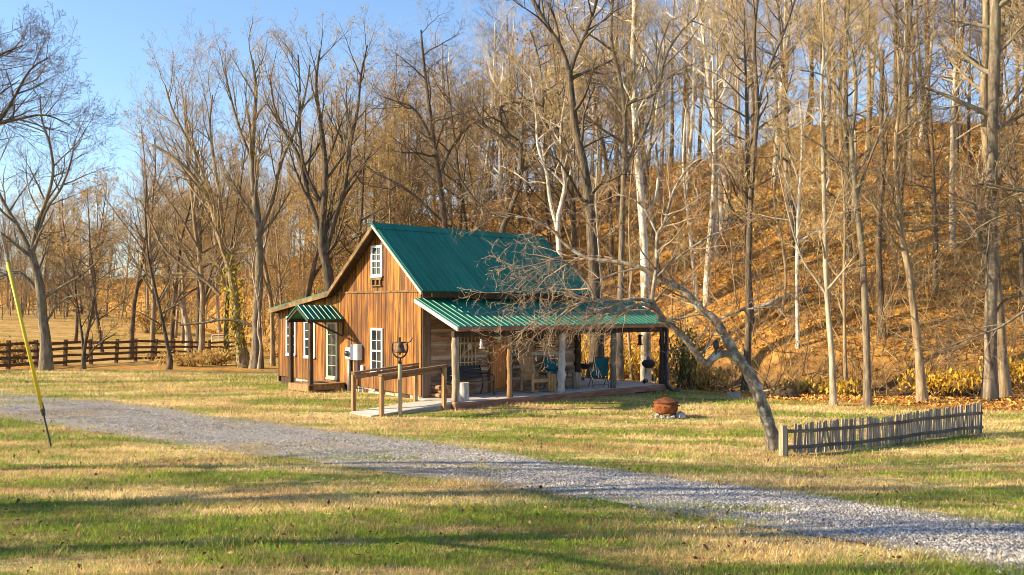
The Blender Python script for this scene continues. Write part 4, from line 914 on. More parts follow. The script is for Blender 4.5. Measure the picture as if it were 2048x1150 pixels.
# posts (rough peeled trunks)
def trunk_post(u, v, z0, z1, r, seed, knots=(), taper=.9):
    r_ = random.Random(seed); n = 16; pts = []; rs = []
    ox = oy = 0
    for i in range(n + 1):
        f = i / n; ox += r_.gauss(0, .007); oy += r_.gauss(0, .007); q = r * (1 + (taper - 1) * f) * r_.uniform(.94, 1.06)
        for kz, ks in knots: q += ks * math.exp(-((f - kz) / .07) ** 2)
        pts.append((u + ox, v + oy, z0 + (z1 - z0) * f)); rs.append(q)
    return MB().tube(pts, rs, 12)
trunk_post(.12, .12, DZ, 2.33, .115, 1).build('porch_post', W['post'], cabin, smooth=True)
trunk_post(fu(1018, .11), .11, DZ, 2.32, .085, 2).build('porch_post', W['railwood'], cabin, smooth=True)
trunk_post(fu(1025, .11), .15, DZ, 2.3, .055, 3).build('porch_post', W['dkwood'], cabin, smooth=True, label='thin dark split post against the second porch post')
trunk_post(fu(1122, .11), .11, DZ, 2.32, .105, 4, ((.28, .05), (.5, .03), (.02, .03))).build('porch_post', W['postw'], cabin, smooth=True, label='knotty silver grey porch post')
trunk_post(fu(1226, .11), .11, DZ, 2.32, .10, 5, ((.8, .02),), .95).build('porch_post', G('dark_post_wood', [(.3, (.07, .055, .045)), (.6, (.19, .16, .13)), (.75, (.28, .24, .2))], (9, 9, 1.2), 1.5, .9, .7, .02), cabin, smooth=True)
trunk_post(fu(1324, .1), .12, DZ, 2.32, .10, 6).build('porch_post', W['dkwood'], cabin, smooth=True)
ue_ = fu(1333, -.08)
MB().beam((ue_, -.09, 2.43), (ue_, -.09, .42), .12, .09, (1, 0, 0)).beam((ue_, -.09, .43), (ue_ + .14, -.2, .24), .12, .09, (1, 0, 0)).beam((ue_ + .14, -.2, .25), (ue_ + .42, -.34, .20), .12, .09).build('downspout', W['dpipe'], cabin, bevel=.015)
# front door
du0, du1 = fu(982, 1.72), fu(1014.5, 1.72); d0, d1 = DZ + .10, 2.46
dr = MB(); nb = 6
for i in range(nb): a = du0 + .06 + (du1 - du0 - .12) * i / nb; b = du0 + .06 + (du1 - du0 - .12) * (i + 1) / nb; dr.box(a + .004, b - .004, V1 - .075, V1 - .03, d0 + .02, d1 - .06)
door = dr.build('front_door', W['door'], cabin)
MB().box(du0 - .03, du0 + .055, V1 - .10, V1 + .02, DZ, d1 + .03).box(du1 - .055, du1 + .03, V1 - .10, V1 + .02, DZ, d1 + .03).box(du0 + .056, du1 - .056, V1 - .10, V1 + .02, d1 - .055, d1 + .03).box(du0 + .056, du1 - .056, V1 - .12, V1 + .02, DZ, d0 + .015).build('door_frame', G('door_frame_wood', [(.3, (.20, .09, .04)), (.7, (.36, .19, .10))], (9, 9, 1), 1.5, .7, .2), door)
cu = (du0 + du1) / 2; pw = (du1 - du0) * .31
MB().box(cu - pw, cu + pw, V1 - .082, V1 - .074, 1.98, 2.34).build('pane', W['glass'], door)
MB().prism([(cu - pw * .55, V1 - .088, 1.99), (cu + pw * .6, V1 - .088, 1.99), (cu + pw * .45, V1 - .088, 2.15), (cu + pw * .15, V1 - .088, 2.33), (cu - pw * .15, V1 - .088, 2.33), (cu - pw * .35, V1 - .088, 2.15)], (0, .004, 0)).build('curtain', G('lace_curtain', [(.3, (.30, .31, .28)), (.7, (.50, .50, .46))], (1, 1, 1), 8, .9, .1), door)
m = MB()
for a in (cu - pw - .03, cu + pw): m.box(a, a + .03, V1 - .095, V1 - .074, 1.95, 2.37)
m.box(cu - pw, cu + pw, V1 - .095, V1 - .074, 1.95, 1.98).box(cu - pw, cu + pw, V1 - .095, V1 - .074, 2.34, 2.37); m.build('pane_frame', W['door'], door)
MB().lathe([(0, 0), (.03, .01), (.035, .035), (.02, .05), (0, .052)], (du0 + .12, V1 - .13, 1.42), 10).tube([(du0 + .12, V1 - .13, 1.445), (du0 + .12, V1 - .07, 1.445)], .015, 8).lathe([(0, 0), (.025, .0), (.025, .05), (0, .05)], (du0 + .12, V1 - .09, 1.56), 10).build('handle', G('brass', [(.3, (.55, .42, .2)), (.7, (.7, .6, .35))], (1, 1, 1), 5, .3, 0, metal=.9), door, smooth=True)
MB().box(du0 - .22, du0 - .07, V1 - .16, V1 - .02, 2.27, 2.44).build('porch_light', G('porch_light_paint', [(.3, (.36, .30, .22)), (.7, (.45, .38, .29))], (1, 1, 1), 5, .6, .1), cabin, bevel=.02)

# windows and the glazed side door on the gable side (all face -u)
def window(v0, v1, z0, z1, cols, rows, fw=.07, name='window', meet=None, mat='trimw', parent=None, uf=U0):
    x = uf - .07
    fr = MB().box(x, uf + .0, v0, v0 + fw, z0, z1).box(x, uf, v1 - fw, v1, z0, z1).box(x, uf, v0 + fw, v1 - fw, z1 - fw, z1).box(x, uf, v0 + fw, v1 - fw, z0, z0 + fw)
    fr.box(x - .02, x - .001, v0 - .015, v1 + .015, z0 - .03, z0 + .03)
    w = fr.build(name, W[mat], parent or cabin)
    MB().box(uf - .035, uf - .028, v0 + fw, v1 - fw, z0 + fw, z1 - fw).build('pane', W['glass'], w)
    mu = MB(); a, b, c, d = v0 + fw, v1 - fw, z0 + fw, z1 - fw
    for i in range(1, cols): q = a + (b - a) * i / cols; mu.box(uf - .052, uf - .034, q - .007, q + .007, c, d)
    for j in range(1, rows):
        q = c + (d - c) * j / rows; t_ = .024 if meet == j else .007; mu.box(uf - .058, uf - .036, a, b, q - t_, q + t_)
    mu.build('muntins', W[mat], w); return w
def gz(py, px): v = gv(px); return zz_(py, U0, v)
def win_px(px0, px1, pt, pb, cols, rows, **k):
    c = (px0 + px1) / 2; return window(gv(px1), gv(px0), gz(pb, c), gz(pt, c), cols, rows, **k)
win_px(745, 767.5, 491, 553, 2, 4, meet=2, fw=.075)
win_px(744, 768, 656, 747, 2, 4, meet=2)
win_px(575, 594, 633, 710, 2, 4, meet=2)
win_px(611, 632.5, 641, 715, 2, 4, meet=2)
g1, g0 = gv(656), gv(677.5); sdz0, sdz1 = gz(757, 666), gz(643, 666)
dw = window(g0, g1, sdz0, sdz1, 2, 5, fw=.09, name='side_door', mat='trimw'); MATS
dw.data.materials[0] = dw.children[1].data.materials[0] = G('cream_paint', [(.3, (.40, .38, .27)), (.7, (.56, .53, .39))], (1, 1, 1), 4, .5, .05)
for c_ in dw.children:
    if c_.name.startswith('muntins'): c_.data.materials[0] = MATS['cream_paint']
    if c_.name.startswith('pane'): c_.data.materials[0] = W['glass']
# blind below the attic window: small bracket shelf
sv0, sv1 = gv(767), gv(744); sz = gz(556, 756)
MB().box(U0 - .10, U0 - .03, sv0, sv1, sz - .06, sz).box(U0 - .09, U0 - .03, sv0 + .05, sv0 + .12, sz - .22, sz - .06).box(U0 - .09, U0 - .03, sv1 - .12, sv1 - .05, sz - .22, sz - .06).box(U0 - .09, U0 - .03, sv0 + .26, sv0 + .33, sz - .22, sz - .06).box(U0 - .10, U0 - .03, sv0 + .02, sv1 - .02, sz - .26, sz - .22).build('window_bracket', W['fascia'], cabin)
# electrical boxes
a, b = gv(711), gv(697.5); z0, z1 = gz(718, 704), gz(695, 704)
mt = MB().box(U0 - .16, U0 - .03, a + .02, b - .02, z0, z1).build('meter_box', W['box'], cabin, bevel=.015)
MB().lathe([(.10, 0), (.10, .06), (.07, .10), (0, .105)], (0, 0, 0), 20).build('dial', W['glass'], mt, smooth=True)
md = mt.children[0]; md.rotation_euler = (0, R(-90), 0); md.location = (U0 - .16, (a + b) / 2, (z0 + z1) / 2)
c0, c1 = gv(726), gv(711.5); MB().box(U0 - .22, U0 - .03, c0, c1, gz(719.5, 718), gz(688.5, 718)).box(U0 - .225, U0 - .2205, c0 + .03, c1 - .03, gz(717, 718), gz(691, 718)).build('breaker_box', W['box'], cabin, bevel=.012)
vm = gv(703); MB().tube([(U0 - .09, vm, z0 + .02), (U0 - .09, vm, .35)], .055, 10).build('conduit', W['metal'], cabin, smooth=True)
vm = gv(719.5); MB().tube([(U0 - .1, vm, gz(718, 718)), (U0 - .1, vm, gz(752, 719))], .022, 8).tube([(U0 - .07, gv(712), gz(718, 712)), (U0 - .07, gv(712), .5)], .015, 8).build('conduit', W['metal'], cabin, smooth=True)
vm = gv(728); MB().box(U0 - .1, U0 - .03, vm - .07, vm + .07, gz(743, 728), gz(731, 728)).build('outlet_box', W['box'], cabin, bevel=.01)
# side entry canopy and step
cv = 6.45; ca0, ca1 = -1.2, .2; ch_, cz_ = .62, 3.2
def slope(v1_, z1_, nm): return ribbed(ca0, ca1, (cv, cz_), (v1_, z1_), .2, .025, .05)
cn = slope(cv - .66, 2.76, '').build('side_canopy', W['roof'], cabin)
slope(cv + .66, 2.76, '').build('canopy_slope', W['roof'], cn)
m = MB()
for x in (ca0 + .03, ca1 - .1):
    for s in (-1, 1): m.prism([(x, cv, cz_ - .035), (x, cv + s * .65, 2.74), (x, cv + s * .65, 2.64), (x, cv, cz_ - .15)], (.05, 0, 0))
m.prism([(ca0 + .08, cv - .64, 2.735), (ca0 + .08, cv - .64, 2.65), (ca0 + .08, cv - .60, 2.65), (ca0 + .08, cv - .60, 2.74)], (ca1 - ca0 - .1, 0, 0)).prism([(ca0 + .08, cv + .64, 2.735), (ca0 + .08, cv + .64, 2.65), (ca0 + .08, cv + .60, 2.65), (ca0 + .08, cv + .60, 2.74)], (ca1 - ca0 - .1, 0, 0))
m.beam((ca1 - .05, cv - .62, 2.66), (ca1 - .05, cv - .62, 2.25), .05, .05).beam((ca0 + .3, cv - .61, 2.66), (ca1 - .04, cv - .61, 2.2), .05, .05)
m.build('canopy_frame', W['dkwood'], cn)
for v in (5.82, 7.02): MB().beam((-1.05, v, .45), (-1.05, v, 2.66), .12, .12).build('canopy_post', W['dkwood'], cn)
sp = MB(); 
for i in range(9): sp.box(-1.18 + .152 * i, -1.18 + .152 * i + .146, 5.75, 7.0, .655, .69)
step = sp.build('side_step', W['railwood'], cabin)
MB().box(-1.16, .18, 5.77, 5.81, .49, .652).box(-1.19, -1.162, 5.75, 6.98, .47, .653).box(-1.16, .18, 6.9, 6.95, .45, .65).build('step_frame', W['railwood'], step)
MB().box(-.75, -.2, 6.1, 6.6, .692, .71).build('door_mat', G('mat_rubber', [(.3, (.03, .03, .03)), (.7, (.07, .065, .06))], (1, 1, 1), 20, .95, .4), step)
# ------------------------------------------------------------------ ramp with handrails
rp = empty('ramp', P0, TH, 'grey plank ramp with wooden handrails leading up to the porch', 'ramp')
zl = .30; m = MB()
for i in range(18):
    u = -2.75 + 2.72 * i / 18; z0 = zl + (DZ - .005 - zl) * i / 18; z1 = zl + (DZ - .005 - zl) * (i + 1) / 18; w_ = 2.72 / 18
    m.quadbox([(u + .003, .14, z0 - .035), (u + w_ - .003, .14, z1 - .035), (u + w_ - .003, 1.28, z1 - .035), (u + .003, 1.28, z0 - .035), (u + .003, .14, z0), (u + w_ - .003, .14, z1), (u + w_ - .003, 1.28, z1), (u + .003, 1.28, z0)])
m.build('ramp_deck', W['deck'], rp)
m = MB()
for v in (.15, .7, 1.24): m.beam((-2.6, v, zl - .08), (-.04, v, DZ - .12), .05, .15)
m.build('stringer', W['greywood'], rp)
for v, us in ((.08, (-2.45, -.33)), (1.34, (-2.47, -.36))):
    for u in us:
        zg = tz(*cab(u, v, 0).xy[:]) - .05; zt = 1.30 + (u + 2.45) * .075
        MB().beam((u, v, zg), (u, v, zt), .10, .10).build('rail_post', W['railwood'], rp)
    s = -1 if v < .5 else 1
    MB().beam((-2.50, v, 1.345), (-.27, v, 1.51), .15, .05).beam((-2.48, v - s * .075, 1.24), (-.29, v - s * .075, 1.405), .035, .12).build('handrail', G('handrail_wood', [(.3, (.10, .055, .03)), (.55, (.22, .13, .075)), (.75, (.34, .22, .13))], (1.5, 9, 9), 1.4, .85, .35), rp)

# ------------------------------------------------------------------ dinner bell on a post
h = hit(800, 833); bell = empty('dinner_bell', h, 0, 'cast iron dinner bell on a wooden post beside the ramp', 'bell')
pz = zt = 3.05 - (722 - HY) / F * h.y - h.z
MB().tube([(0, 0, -.1), (.01, 0, .4), (-.005, .0, .9), (0, 0, pz)], [.065, .06, .06, .058], 10).build('post', G('bell_post_wood', [(.3, (.30, .22, .13)), (.7, (.50, .40, .26))], (9, 9, 1), 1.4, .9, .4), bell, smooth=True)
bc = pz + .42
ang = [(math.pi * 1.5 + s * t_) for s in (1,) for t_ in np.linspace(-2.1, 2.1, 22)]
yk = [(.235 * math.cos(a), -.03, bc + .29 * math.sin(a) * (1 if math.sin(a) < 0 else .9)) for a in ang]
MB().tube(yk, .024, 8).tube([(0, -.03, pz - .02), (0, -.03, pz + .14)], [.06, .035], 10).tube([(-.24, -.03, bc + .13), (.24, -.03, bc + .13)], .02, 8).tube([(.22, -.03, bc + .13), (.32, -.03, bc + .16), (.38, -.03, bc + .26)], [.02, .022, .01], 8).build('yoke', W['black'], bell, smooth=True)
MB().lathe([(.20, -.16), (.185, -.13), (.145, -.06), (.12, .03), (.10, .09), (.06, .13), (0, .145)], (0, -.03, bc + .01), 22).lathe([(.0, -.14), (.04, -.17), (.03, -.2), (0, -.21)], (0, -.03, bc), 10).build('bell_cup', G('bell_iron', [(.35, (.035, .03, .026)), (.55, (.13, .08, .05)), (.7, (.22, .14, .09))], (1, 1, 1), 7, .55, .2, metal=.4), bell, smooth=True)
MB().box(-.03, .03, -.05, -.01, bc + .14, bc + .27).build('crown_lug', W['black'], bell)

# ------------------------------------------------------------------ things on the porch
def cthing(name, u, v, label, cat, z=DZ, rz=0, group=None): return empty(name, cab(u, v, z), TH + rz, label, cat, group)
# stump by the first post
s = cthing('log_stump', fu(928, .3), .30, 'upright grey log stump next to the first porch post', 'stump')
MB().tube([(0, 0, 0), (.01, 0, .25), (0, 0, .52)], [.145, .138, .14], 16, cap=False).build('bark', W['postw'], s, smooth=True)
MB().lathe([(0, .0), (.137, .0), (.137, .005), (0, .006)], (0, 0, .515), 16).build('sawn_top', G('sawn_wood', [(.3, (.45, .34, .2)), (.7, (.6, .5, .34))], (1, 1, 1), 9, .9, .2), s)
# bench
ub0, ub1 = fu(900, 1.35), fu(973, 1.35)
b = cthing('bench', (ub0 + ub1) / 2, 1.35, 'black iron and wood park bench against the log wall', 'bench'); L = (ub1 - ub0) / 2
for i in range(3): MB().box(-L, L, -.28 + .14 * i, -.28 + .14 * i + .12, .40, .43).build('seat_slat', G('bench_slat_wood', [(.3, (.12, .085, .06)), (.7, (.26, .19, .14))], (2, 9, 9), 1.3, .7, .2), b)
m = MB()
for i in range(4): z = .50 + .10 * i; y = .17 + .045 * i; m.quadbox([(-L, y, z), (L, y, z), (L, y + .025, z), (-L, y + .025, z), (-L, y + .035, z + .085), (L, y + .035, z + .085), (L, y + .06, z + .085), (-L, y + .06, z + .085)])
m.build('backrest', W['black'], b)
for x in (-L, L):
    MB().tube([(x, -.36, 0), (x, -.30, .18), (x, -.33, .40)], .02, 8).tube([(x, .30, 0), (x, .18, .2), (x, .17, .42), (x, .24, .65), (x, .33, .9)], .02, 8).tube([(x, -.34, .41), (x, .17, .41)], .02, 8).tube([(x, .22, .64), (x, .0, .66), (x, -.25, .63), (x, -.36, .55), (x, -.33, .4)], .02, 8).build('end_frame', W['black'], b, smooth=True)
# firewood
f = cthing('firewood_stack', (fu(866, 1.6) + fu(906, 1.6)) / 2, 1.58, 'low stack of split firewood beside the bench', 'firewood')
m = MB(); r = random.Random(4); wd = (fu(904, 1.6) - fu(866, 1.6)) / 2
for row in range(3):
    for k in range(7 - row % 2):
        x = -wd + .09 + (2 * wd - .15) * k / 6 + (.06 if row % 2 else 0); q = r.uniform(.055, .08); m.tube([(x, -.2, .075 + row * .115), (x + r.uniform(-.02, .02), .18, .075 + row * .115)], q, 7)
m.build('logs', G('firewood_wood', [(.3, (.12, .06, .025)), (.5, (.30, .17, .08)), (.7, (.48, .31, .16))], (1, 1, 1), 6, .9, .5, island=.3), f)
# stick lattice hung on the wall
la0, la1 = fu(907, V1 - .05), fu(955, V1 - .05); lz0, lz1 = zz_(734, (la0 + la1) / 2, V1), zz_(667, (la0 + la1) / 2, V1)
la = cthing('stick_lattice', (la0 + la1) / 2, V1 - .05, 'rustic lattice of bare sticks hung on the log wall above the bench', 'lattice', lz0); hw = (la1 - la0) / 2; H = lz1 - lz0
SM_ = G('stick_wood', [(.3, (.42, .32, .22)), (.7, (.62, .52, .38))], (6, 6, 2), 1.5, .9, .3); r = random.Random(8); m = MB()
for k in range(6): x = -hw + .12 + (2 * hw - .2) * k / 5; m.tube([(x, 0, r.uniform(-.03, .05)), (x + r.uniform(-.02, .02), -.01, H * .5), (x + r.uniform(-.03, .03), 0, H - r.uniform(0, .06))], [.024, .022, .019], 6)
for z in (.16, H * .72): m.tube([(-hw, -.025, z), (0, -.03, z + r.uniform(-.02, .02)), (hw, -.025, z)], .022, 6)
m.tube([(-hw * .2, -.045, H * .42), (hw * .75, -.05, H * .72)], .017, 6); m.build('sticks', SM_, la, smooth=True)
rpq = MB().lathe([(0, 0), (.10, 0), (.10, .02), (.085, .03), (0, .03)], (0, 0, 0), 18).build('round_plaque', G('plaque_paint', [(.3, (.50, .44, .32)), (.7, (.62, .56, .43))], (1, 1, 1), 5, .7, .1), la)
rpq.rotation_euler = (R(90), 0, 0); rpq.location = (hw * .22, -.05, H * .62); rpq.scale = (.8, 1.25, 1)
MB().prism([(-hw * .45, -.05, H * .3), (-hw * .1, -.05, H * .36), (-hw * .12, -.05, H * .55), (-hw * .25, -.05, H * .58)], (0, .02, 0)).build('straw_broom', G('broom_straw', [(.3, (.28, .2, .11)), (.7, (.44, .33, .2))], (20, 20, 2), 1.2, .9, .3), la)
# hanging ornament
ho = cthing('hanging_ornament', fu(964, .35), .35, 'white and red ornament hanging on a hook under the porch eave', 'ornament', 0)
zt = 2.32; zb = zz_(698, fu(964, .35), .35)
MB().tube([(0, 0, zt), (.0, 0, zt - .24)], .012, 6).tube([(.085 * math.cos(a), 0, zb + .30 + .13 * math.sin(a)) for a in np.linspace(-.5, 3.64, 14)], .008, 6).build('hook', W['black'], ho)
WH = G('ornament_white', [(.3, (.62, .58, .54)), (.7, (.78, .75, .71))], (1, 1, 1), 12, .7, .2); RD = G('ornament_red', [(.3, (.45, .05, .03)), (.7, (.62, .12, .06))], (1, 1, 1), 12, .7, .2)
m = MB(); m.lathe([(0, 0), (.045, .02), (.05, .08), (.035, .14), (.0, .16)], (-.025, 0, zb + .06), 12).lathe([(0, 0), (.04, .02), (.045, .05), (.02, .09), (0, .095)], (-.03, 0, zb + .2), 12)
for sx in (-.06, .01, .06): m.lathe([(0, 0), (.03, .015), (.035, .04), (.0, .08)], (sx, -.01, zb), 10)
m.build('white_figure', WH, ho, smooth=True)
MB().lathe([(0, 0), (.045, .02), (.055, .06), (.03, .11), (0, .12)], (.045, -.02, zb + .12), 12).build('red_bauble', RD, ho, smooth=True)
# slatted wooden flag
f0, f1 = fu(1071, V1 - .05), fu(1112, V1 - .05); fm = (f0 + f1) / 2; z0, z1 = zz_(698, fm, V1), zz_(669.5, fm, V1)
fl = cthing('wooden_flag', fm, V1 - .04, 'striped wooden slat flag mounted on the log wall behind the rocking chair', 'flag', z0); hw = (f1 - f0) / 2; H = z1 - z0
m = MB(); ns = 6; sh = H / (2 * ns - 1)
for k in range(ns): z = 2 * k * sh; m.box(-hw if k < 3 else -hw * .2, hw, -.035, -.01, z, z + sh)
m.build('pale_stripes', G('flag_stripe_wood', [(.3, (.36, .25, .14)), (.7, (.52, .39, .24))], (2, 9, 9), 1.4, .8, .2), fl)
m = MB()
for k in range(ns - 1): z = (2 * k + 1) * sh; m.box(-hw if k < 3 else -hw * .2, hw, -.025, -.008, z + .002, z + sh - .002)
m.build('dark_stripes', G('flag_dark_wood', [(.3, (.10, .035, .02)), (.7, (.19, .07, .045))], (2, 9, 9), 1.4, .8, .2), fl)
MB().box(-hw, -hw * .2 - .005, -.033, -.01, 6 * sh - sh + .0, H).build('canton', G('flag_canton_wood', [(.3, (.045, .035, .035)), (.7, (.10, .075, .07))], (2, 9, 9), 1.4, .8, .2), fl)
# wooden rocking chair (faces right-front)
CH = G('chair_wood', [(.3, (.32, .165, .07)), (.55, (.48, .28, .13)), (.75, (.60, .39, .21))], (9, 9, 1.5), 1.4, .6, .2)
rc = cthing('rocking_chair', fu(1068, .95), .95, 'tan wooden rocking chair with a tall slatted back on the porch', 'chair', DZ, R(-8))
m = MB()
for i in range(6): x = -.27 + .092 * i; m.quadbox([(x, .19, .38), (x + .084, .19, .38), (x + .084, .215, .38), (x, .215, .38), (x, .50, 1.22), (x + .084, .50, 1.22), (x + .084, .525, 1.22), (x, .525, 1.22)])
m.beam((-.29, .235, .52), (.29, .235, .52), .03, .07).beam((-.29, .43, 1.06), (.29, .43, 1.06), .03, .07); m.build('backrest', CH, rc)
m = MB()
for i in range(6): y = -.36 + .1 * i; z = .42 - .012 * i; m.box(-.29, .29, y, y + .09, z, z + .025)
m.box(-.29, .29, -.385, -.362, .33, .44); m.build('seat', CH, rc)
for x in (-.32, .32):
    MB().box(x - .05, x + .05, -.42, .30, .62, .645).build('armrest', CH, rc)
    MB().beam((x, -.36, .06), (x, -.36, .62), .045, .08).beam((x, .22, .05), (x, .25, .62), .045, .07).build('leg', CH, rc)
    MB().tube([(x, -.62, .10), (x, -.38, .04), (x, -.08, .022), (x, .25, .045), (x, .6, .14)], .025, 8).build('rocker', CH, rc, smooth=True)
# stump tables
for px, v, h_, r_, lab in ((1103, .62, .56, .15, 'square cut tan log used as a side table by the rocking chair'), (1153, .95, .52, .155, 'round pale log stump table by the cabin corner')):
    st_ = cthing('stump_table', fu(px, v), v, lab, 'stump'); n_ = 8 if px < 1120 else 16
    MB().tube([(0, 0, 0), (.005, 0, h_ * .5), (0, .005, h_)], [r_ * .96, r_ * 1.04, r_], n_).build('log', CH if px < 1120 else W['post'], st_, smooth=n_ == 16)
    MB().lathe([(0, 0), (r_ * .96, 0), (r_ * .96, .004), (0, .004)], (0, 0.005, h_), n_).build('sawn_top', MATS['sawn_wood'], st_)
# blue sling chairs
BL = G('blue_sling_cloth', [(.3, (.006, .085, .115)), (.7, (.014, .14, .18))], (1, 1, 1), 30, .75, .15)
def sling(u, v, rz, lab):
    o = cthing('folding_chair', u, v, lab, 'chair', DZ, rz, None)
    def sheet(pts, w):
        m = MB()
        for (y, z) in pts: m.v += [(-w, y, z), (w, y, z), (-w, y + .012, z - .012), (w, y + .012, z - .012)]
        for i in range(len(pts) - 1):
            b = 4 * i; m.f += [(b, b + 1, b + 5, b + 4), (b + 2, b + 6, b + 7, b + 3), (b, b + 4, b + 6, b + 2), (b + 1, b + 3, b + 7, b + 5)]
        e = 4 * (len(pts) - 1); m.f += [(0, 2, 3, 1), (e, e + 1, e + 3, e + 2)]
        return m
    sheet([(.20, .40), (.245, .55), (.30, .72), (.36, .90), (.40, 1.0)], .25).build('backrest', BL, o, smooth=False)
    sheet([(-.27, .43), (-.1, .40), (.08, .385), (.2, .40)], .25).build('seat', BL, o)
    for x in (-.27, .27):
        MB().tube([(x, .42, 1.03), (x, .22, .42), (x, -.25, .0)], .013, 7).tube([(x, -.29, .43), (x, .16, .40), (x, .34, 0)], .013, 7).tube([(x, -.25, .64), (x, .1, .65), (x, .3, .66)], .018, 7).tube([(x, -.26, .43), (x, -.25, .64)], .012, 7).build('side_frame', W['black'], o, smooth=True)
    MB().tube([(-.27, .415, 1.02), (.27, .415, 1.02)], .013, 7).tube([(-.27, -.285, .43), (.27, -.285, .43)], .013, 7).tube([(-.27, .3, .1), (.27, .3, .1)], .01, 7).build('crossbar', W['black'], o, smooth=True)
sling(fu(1113, 1.2), 1.2, R(-4), 'blue folding chair half hidden behind the knotty grey porch post')
sling(fu(1196, .75), .75, R(192) - TH, 'blue folding chair turned away beside the open end of the porch')
# kettle grills
def kettle(px, v, lab, rr, zc, lid_open=False, z_off=DZ):
    o = cthing('kettle_grill', fu(px, v), v, lab, 'grill')
    MB().lathe([(0, -rr * .72), (rr * .45, -rr * .64), (rr * .8, -rr * .4), (rr * .97, -rr * .1), (rr, 0), (rr * .95, 0), (rr * .7, -rr * .4), (0, -rr * .62)], (0, 0, zc), 24).build('bowl', W['black'], o, smooth=True)
    ld = MB().lathe([(rr * 1.02, 0), (rr * 1.0, rr * .1), (rr * .85, rr * .34), (rr * .55, rr * .53), (0, rr * .62)], (0, 0, 0), 24).build('lid', W['black'], o, smooth=True)
    MB().tube([(-.07, 0, rr * .6), (-.06, 0, rr * .6 + .06), (.06, 0, rr * .6 + .06), (.07, 0, rr * .6)], .012, 8).build('handle', W['black'], ld)
    if lid_open: ld.location = (-.05, rr * .95, zc + rr * .75); ld.rotation_euler = (R(-80), 0, R(20))
    else: ld.location = (0, 0, zc + .004)
    for k in range(3):
        a = R(-60 + 120 * k); c_, s_ = math.cos(a), math.sin(a)
        MB().tube([(rr * .62 * c_, rr * .62 * s_, zc - rr * .5), (rr * .98 * c_, rr * .98 * s_, .02)], .016, 8).build('leg', W['metal'] if k < 2 else W['black'], o)
    for k in (1, 2):
        a = R(-60 + 120 * k); x, y = rr * .98 * math.cos(a), rr * .98 * math.sin(a)
        w_ = MB().lathe([(0, -.02), (.07, -.02), (.075, 0), (.07, .02), (0, .02)], (0, 0, 0), 14).build('wheel', W['black'], o)
        w_.rotation_euler = (R(90), 0, a + R(90)); w_.location = (x, y, .075)
    return o
kettle(1297, .62, 'black kettle grill on three legs near the last porch post', .245, .70)
kettle(1170, 2.9, 'dark kettle grill with raised lid standing behind the blue chair', .27, .62, True)
# bird feeder under the porch roof
bf = cthing('bird_feeder', fu(1280, 1.2), 1.2, 'dark bird feeder hanging under the right end of the porch roof', 'feeder', 0)
uq = fu(1280, 1.2); ztop, zbt = zz_(668, uq, 1.2), zz_(690, uq, 1.2)
MB().tube([(0, 0, 3.12), (0, 0, ztop)], .008, 6).build('hanger', W['black'], bf)
MB().lathe([(0, 0), (.10, -.05), (.115, -.09), (0, -.085)], (0, 0, ztop), 14).build('feeder_roof', W['black'], bf, smooth=True)
MB().lathe([(0, 0), (.09, 0), (.10, .03), (.065, .05), (.055, ztop - zbt - .08), (0, ztop - zbt - .08)], (0, 0, zbt), 14).build('seed_tube', W['dkwood'], bf, smooth=True)
# birdhouse and feeder on the leaning tree
for px, py, dY, lab, nm in ((1317, 551, .28, 'small dark birdhouse fixed on the upper limb of the leaning tree', 'birdhouse'), (1432, 690, -.05, 'small dark oval feeder on the fork of the leaning tree', 'feeder')):
    c = P(px, py, YL + dY - .12); o = empty(nm, c, .3, lab, 'birdhouse' if nm == 'birdhouse' else 'feeder')
    if nm == 'birdhouse':
        MB().box(-.055, .055, -.05, .06, -.06, .07).build('box', W['dpipe'], o); MB().prism([(-.075, -.08, .07), (.075, -.08, .07), (0, -.08, .13)], (0, .16, 0)).build('roof', W['dkwood'], o)
        e = MB().lathe([(0, 0), (.02, 0), (.02, .004), (0, .004)], (0, 0, 0), 12).build('entrance', W['black'], o); e.rotation_euler = (R(90), 0, 0); e.location = (0, -.05, .01)
    else:
        MB().lathe([(0, -.10), (.04, -.085), (.062, -.02), (.058, .05), (.03, .10), (0, .11)], (0, 0, 0), 14).build('pod', W['black'], o, smooth=True); MB().tube([(0, .0, -.09), (.005, .02, -.19)], [.02, .016], 8).build('stem', W['dkwood'], o)

# ------------------------------------------------------------------ fire pit
h = hit(1332, 835); fp = empty('fire_pit', h, 0, 'rusty round fire pit with domed lid resting on rocks in the yard', 'fire pit'); rr = 24 * h.y / F
RU = G('rusty_steel', [(.3, (.07, .020, .008)), (.5, (.20, .055, .014)), (.7, (.33, .115, .032))], (1, 1, 1), 5, .85, .4, second=((.05, .02, .012), (1, 1, 1), 3, .55, .7))
z0 = .10; hb = .30
bw = MB().lathe([(0, z0), (rr * .80, z0 + .005), (rr * .93, z0 + .05), (rr * .985, z0 + hb * .5), (rr, z0 + hb), (rr * .96, z0 + hb), (rr * .9, z0 + .1), (0, z0 + .05)], (0, 0, 0), 28).build('bowl', RU, fp, smooth=True)
MB().lathe([(rr * 1.05, z0 + hb - .012), (rr * 1.05, z0 + hb + .014), (rr * .93, z0 + hb + .03), (rr * .60, z0 + hb + .09), (rr * .2, z0 + hb + .135), (0, z0 + hb + .14)], (0, 0, 0), 28).tube([(-.05, 0, z0 + hb + .15), (-.03, 0, z0 + hb + .19), (.03, 0, z0 + hb + .19), (.05, 0, z0 + hb + .15)], .01, 8).build('lid', G('rusty_lid_steel', [(.3, (.05, .016, .008)), (.5, (.13, .042, .014)), (.7, (.23, .085, .03))], (1, 1, 1), 5, .85, .4), fp, smooth=True)
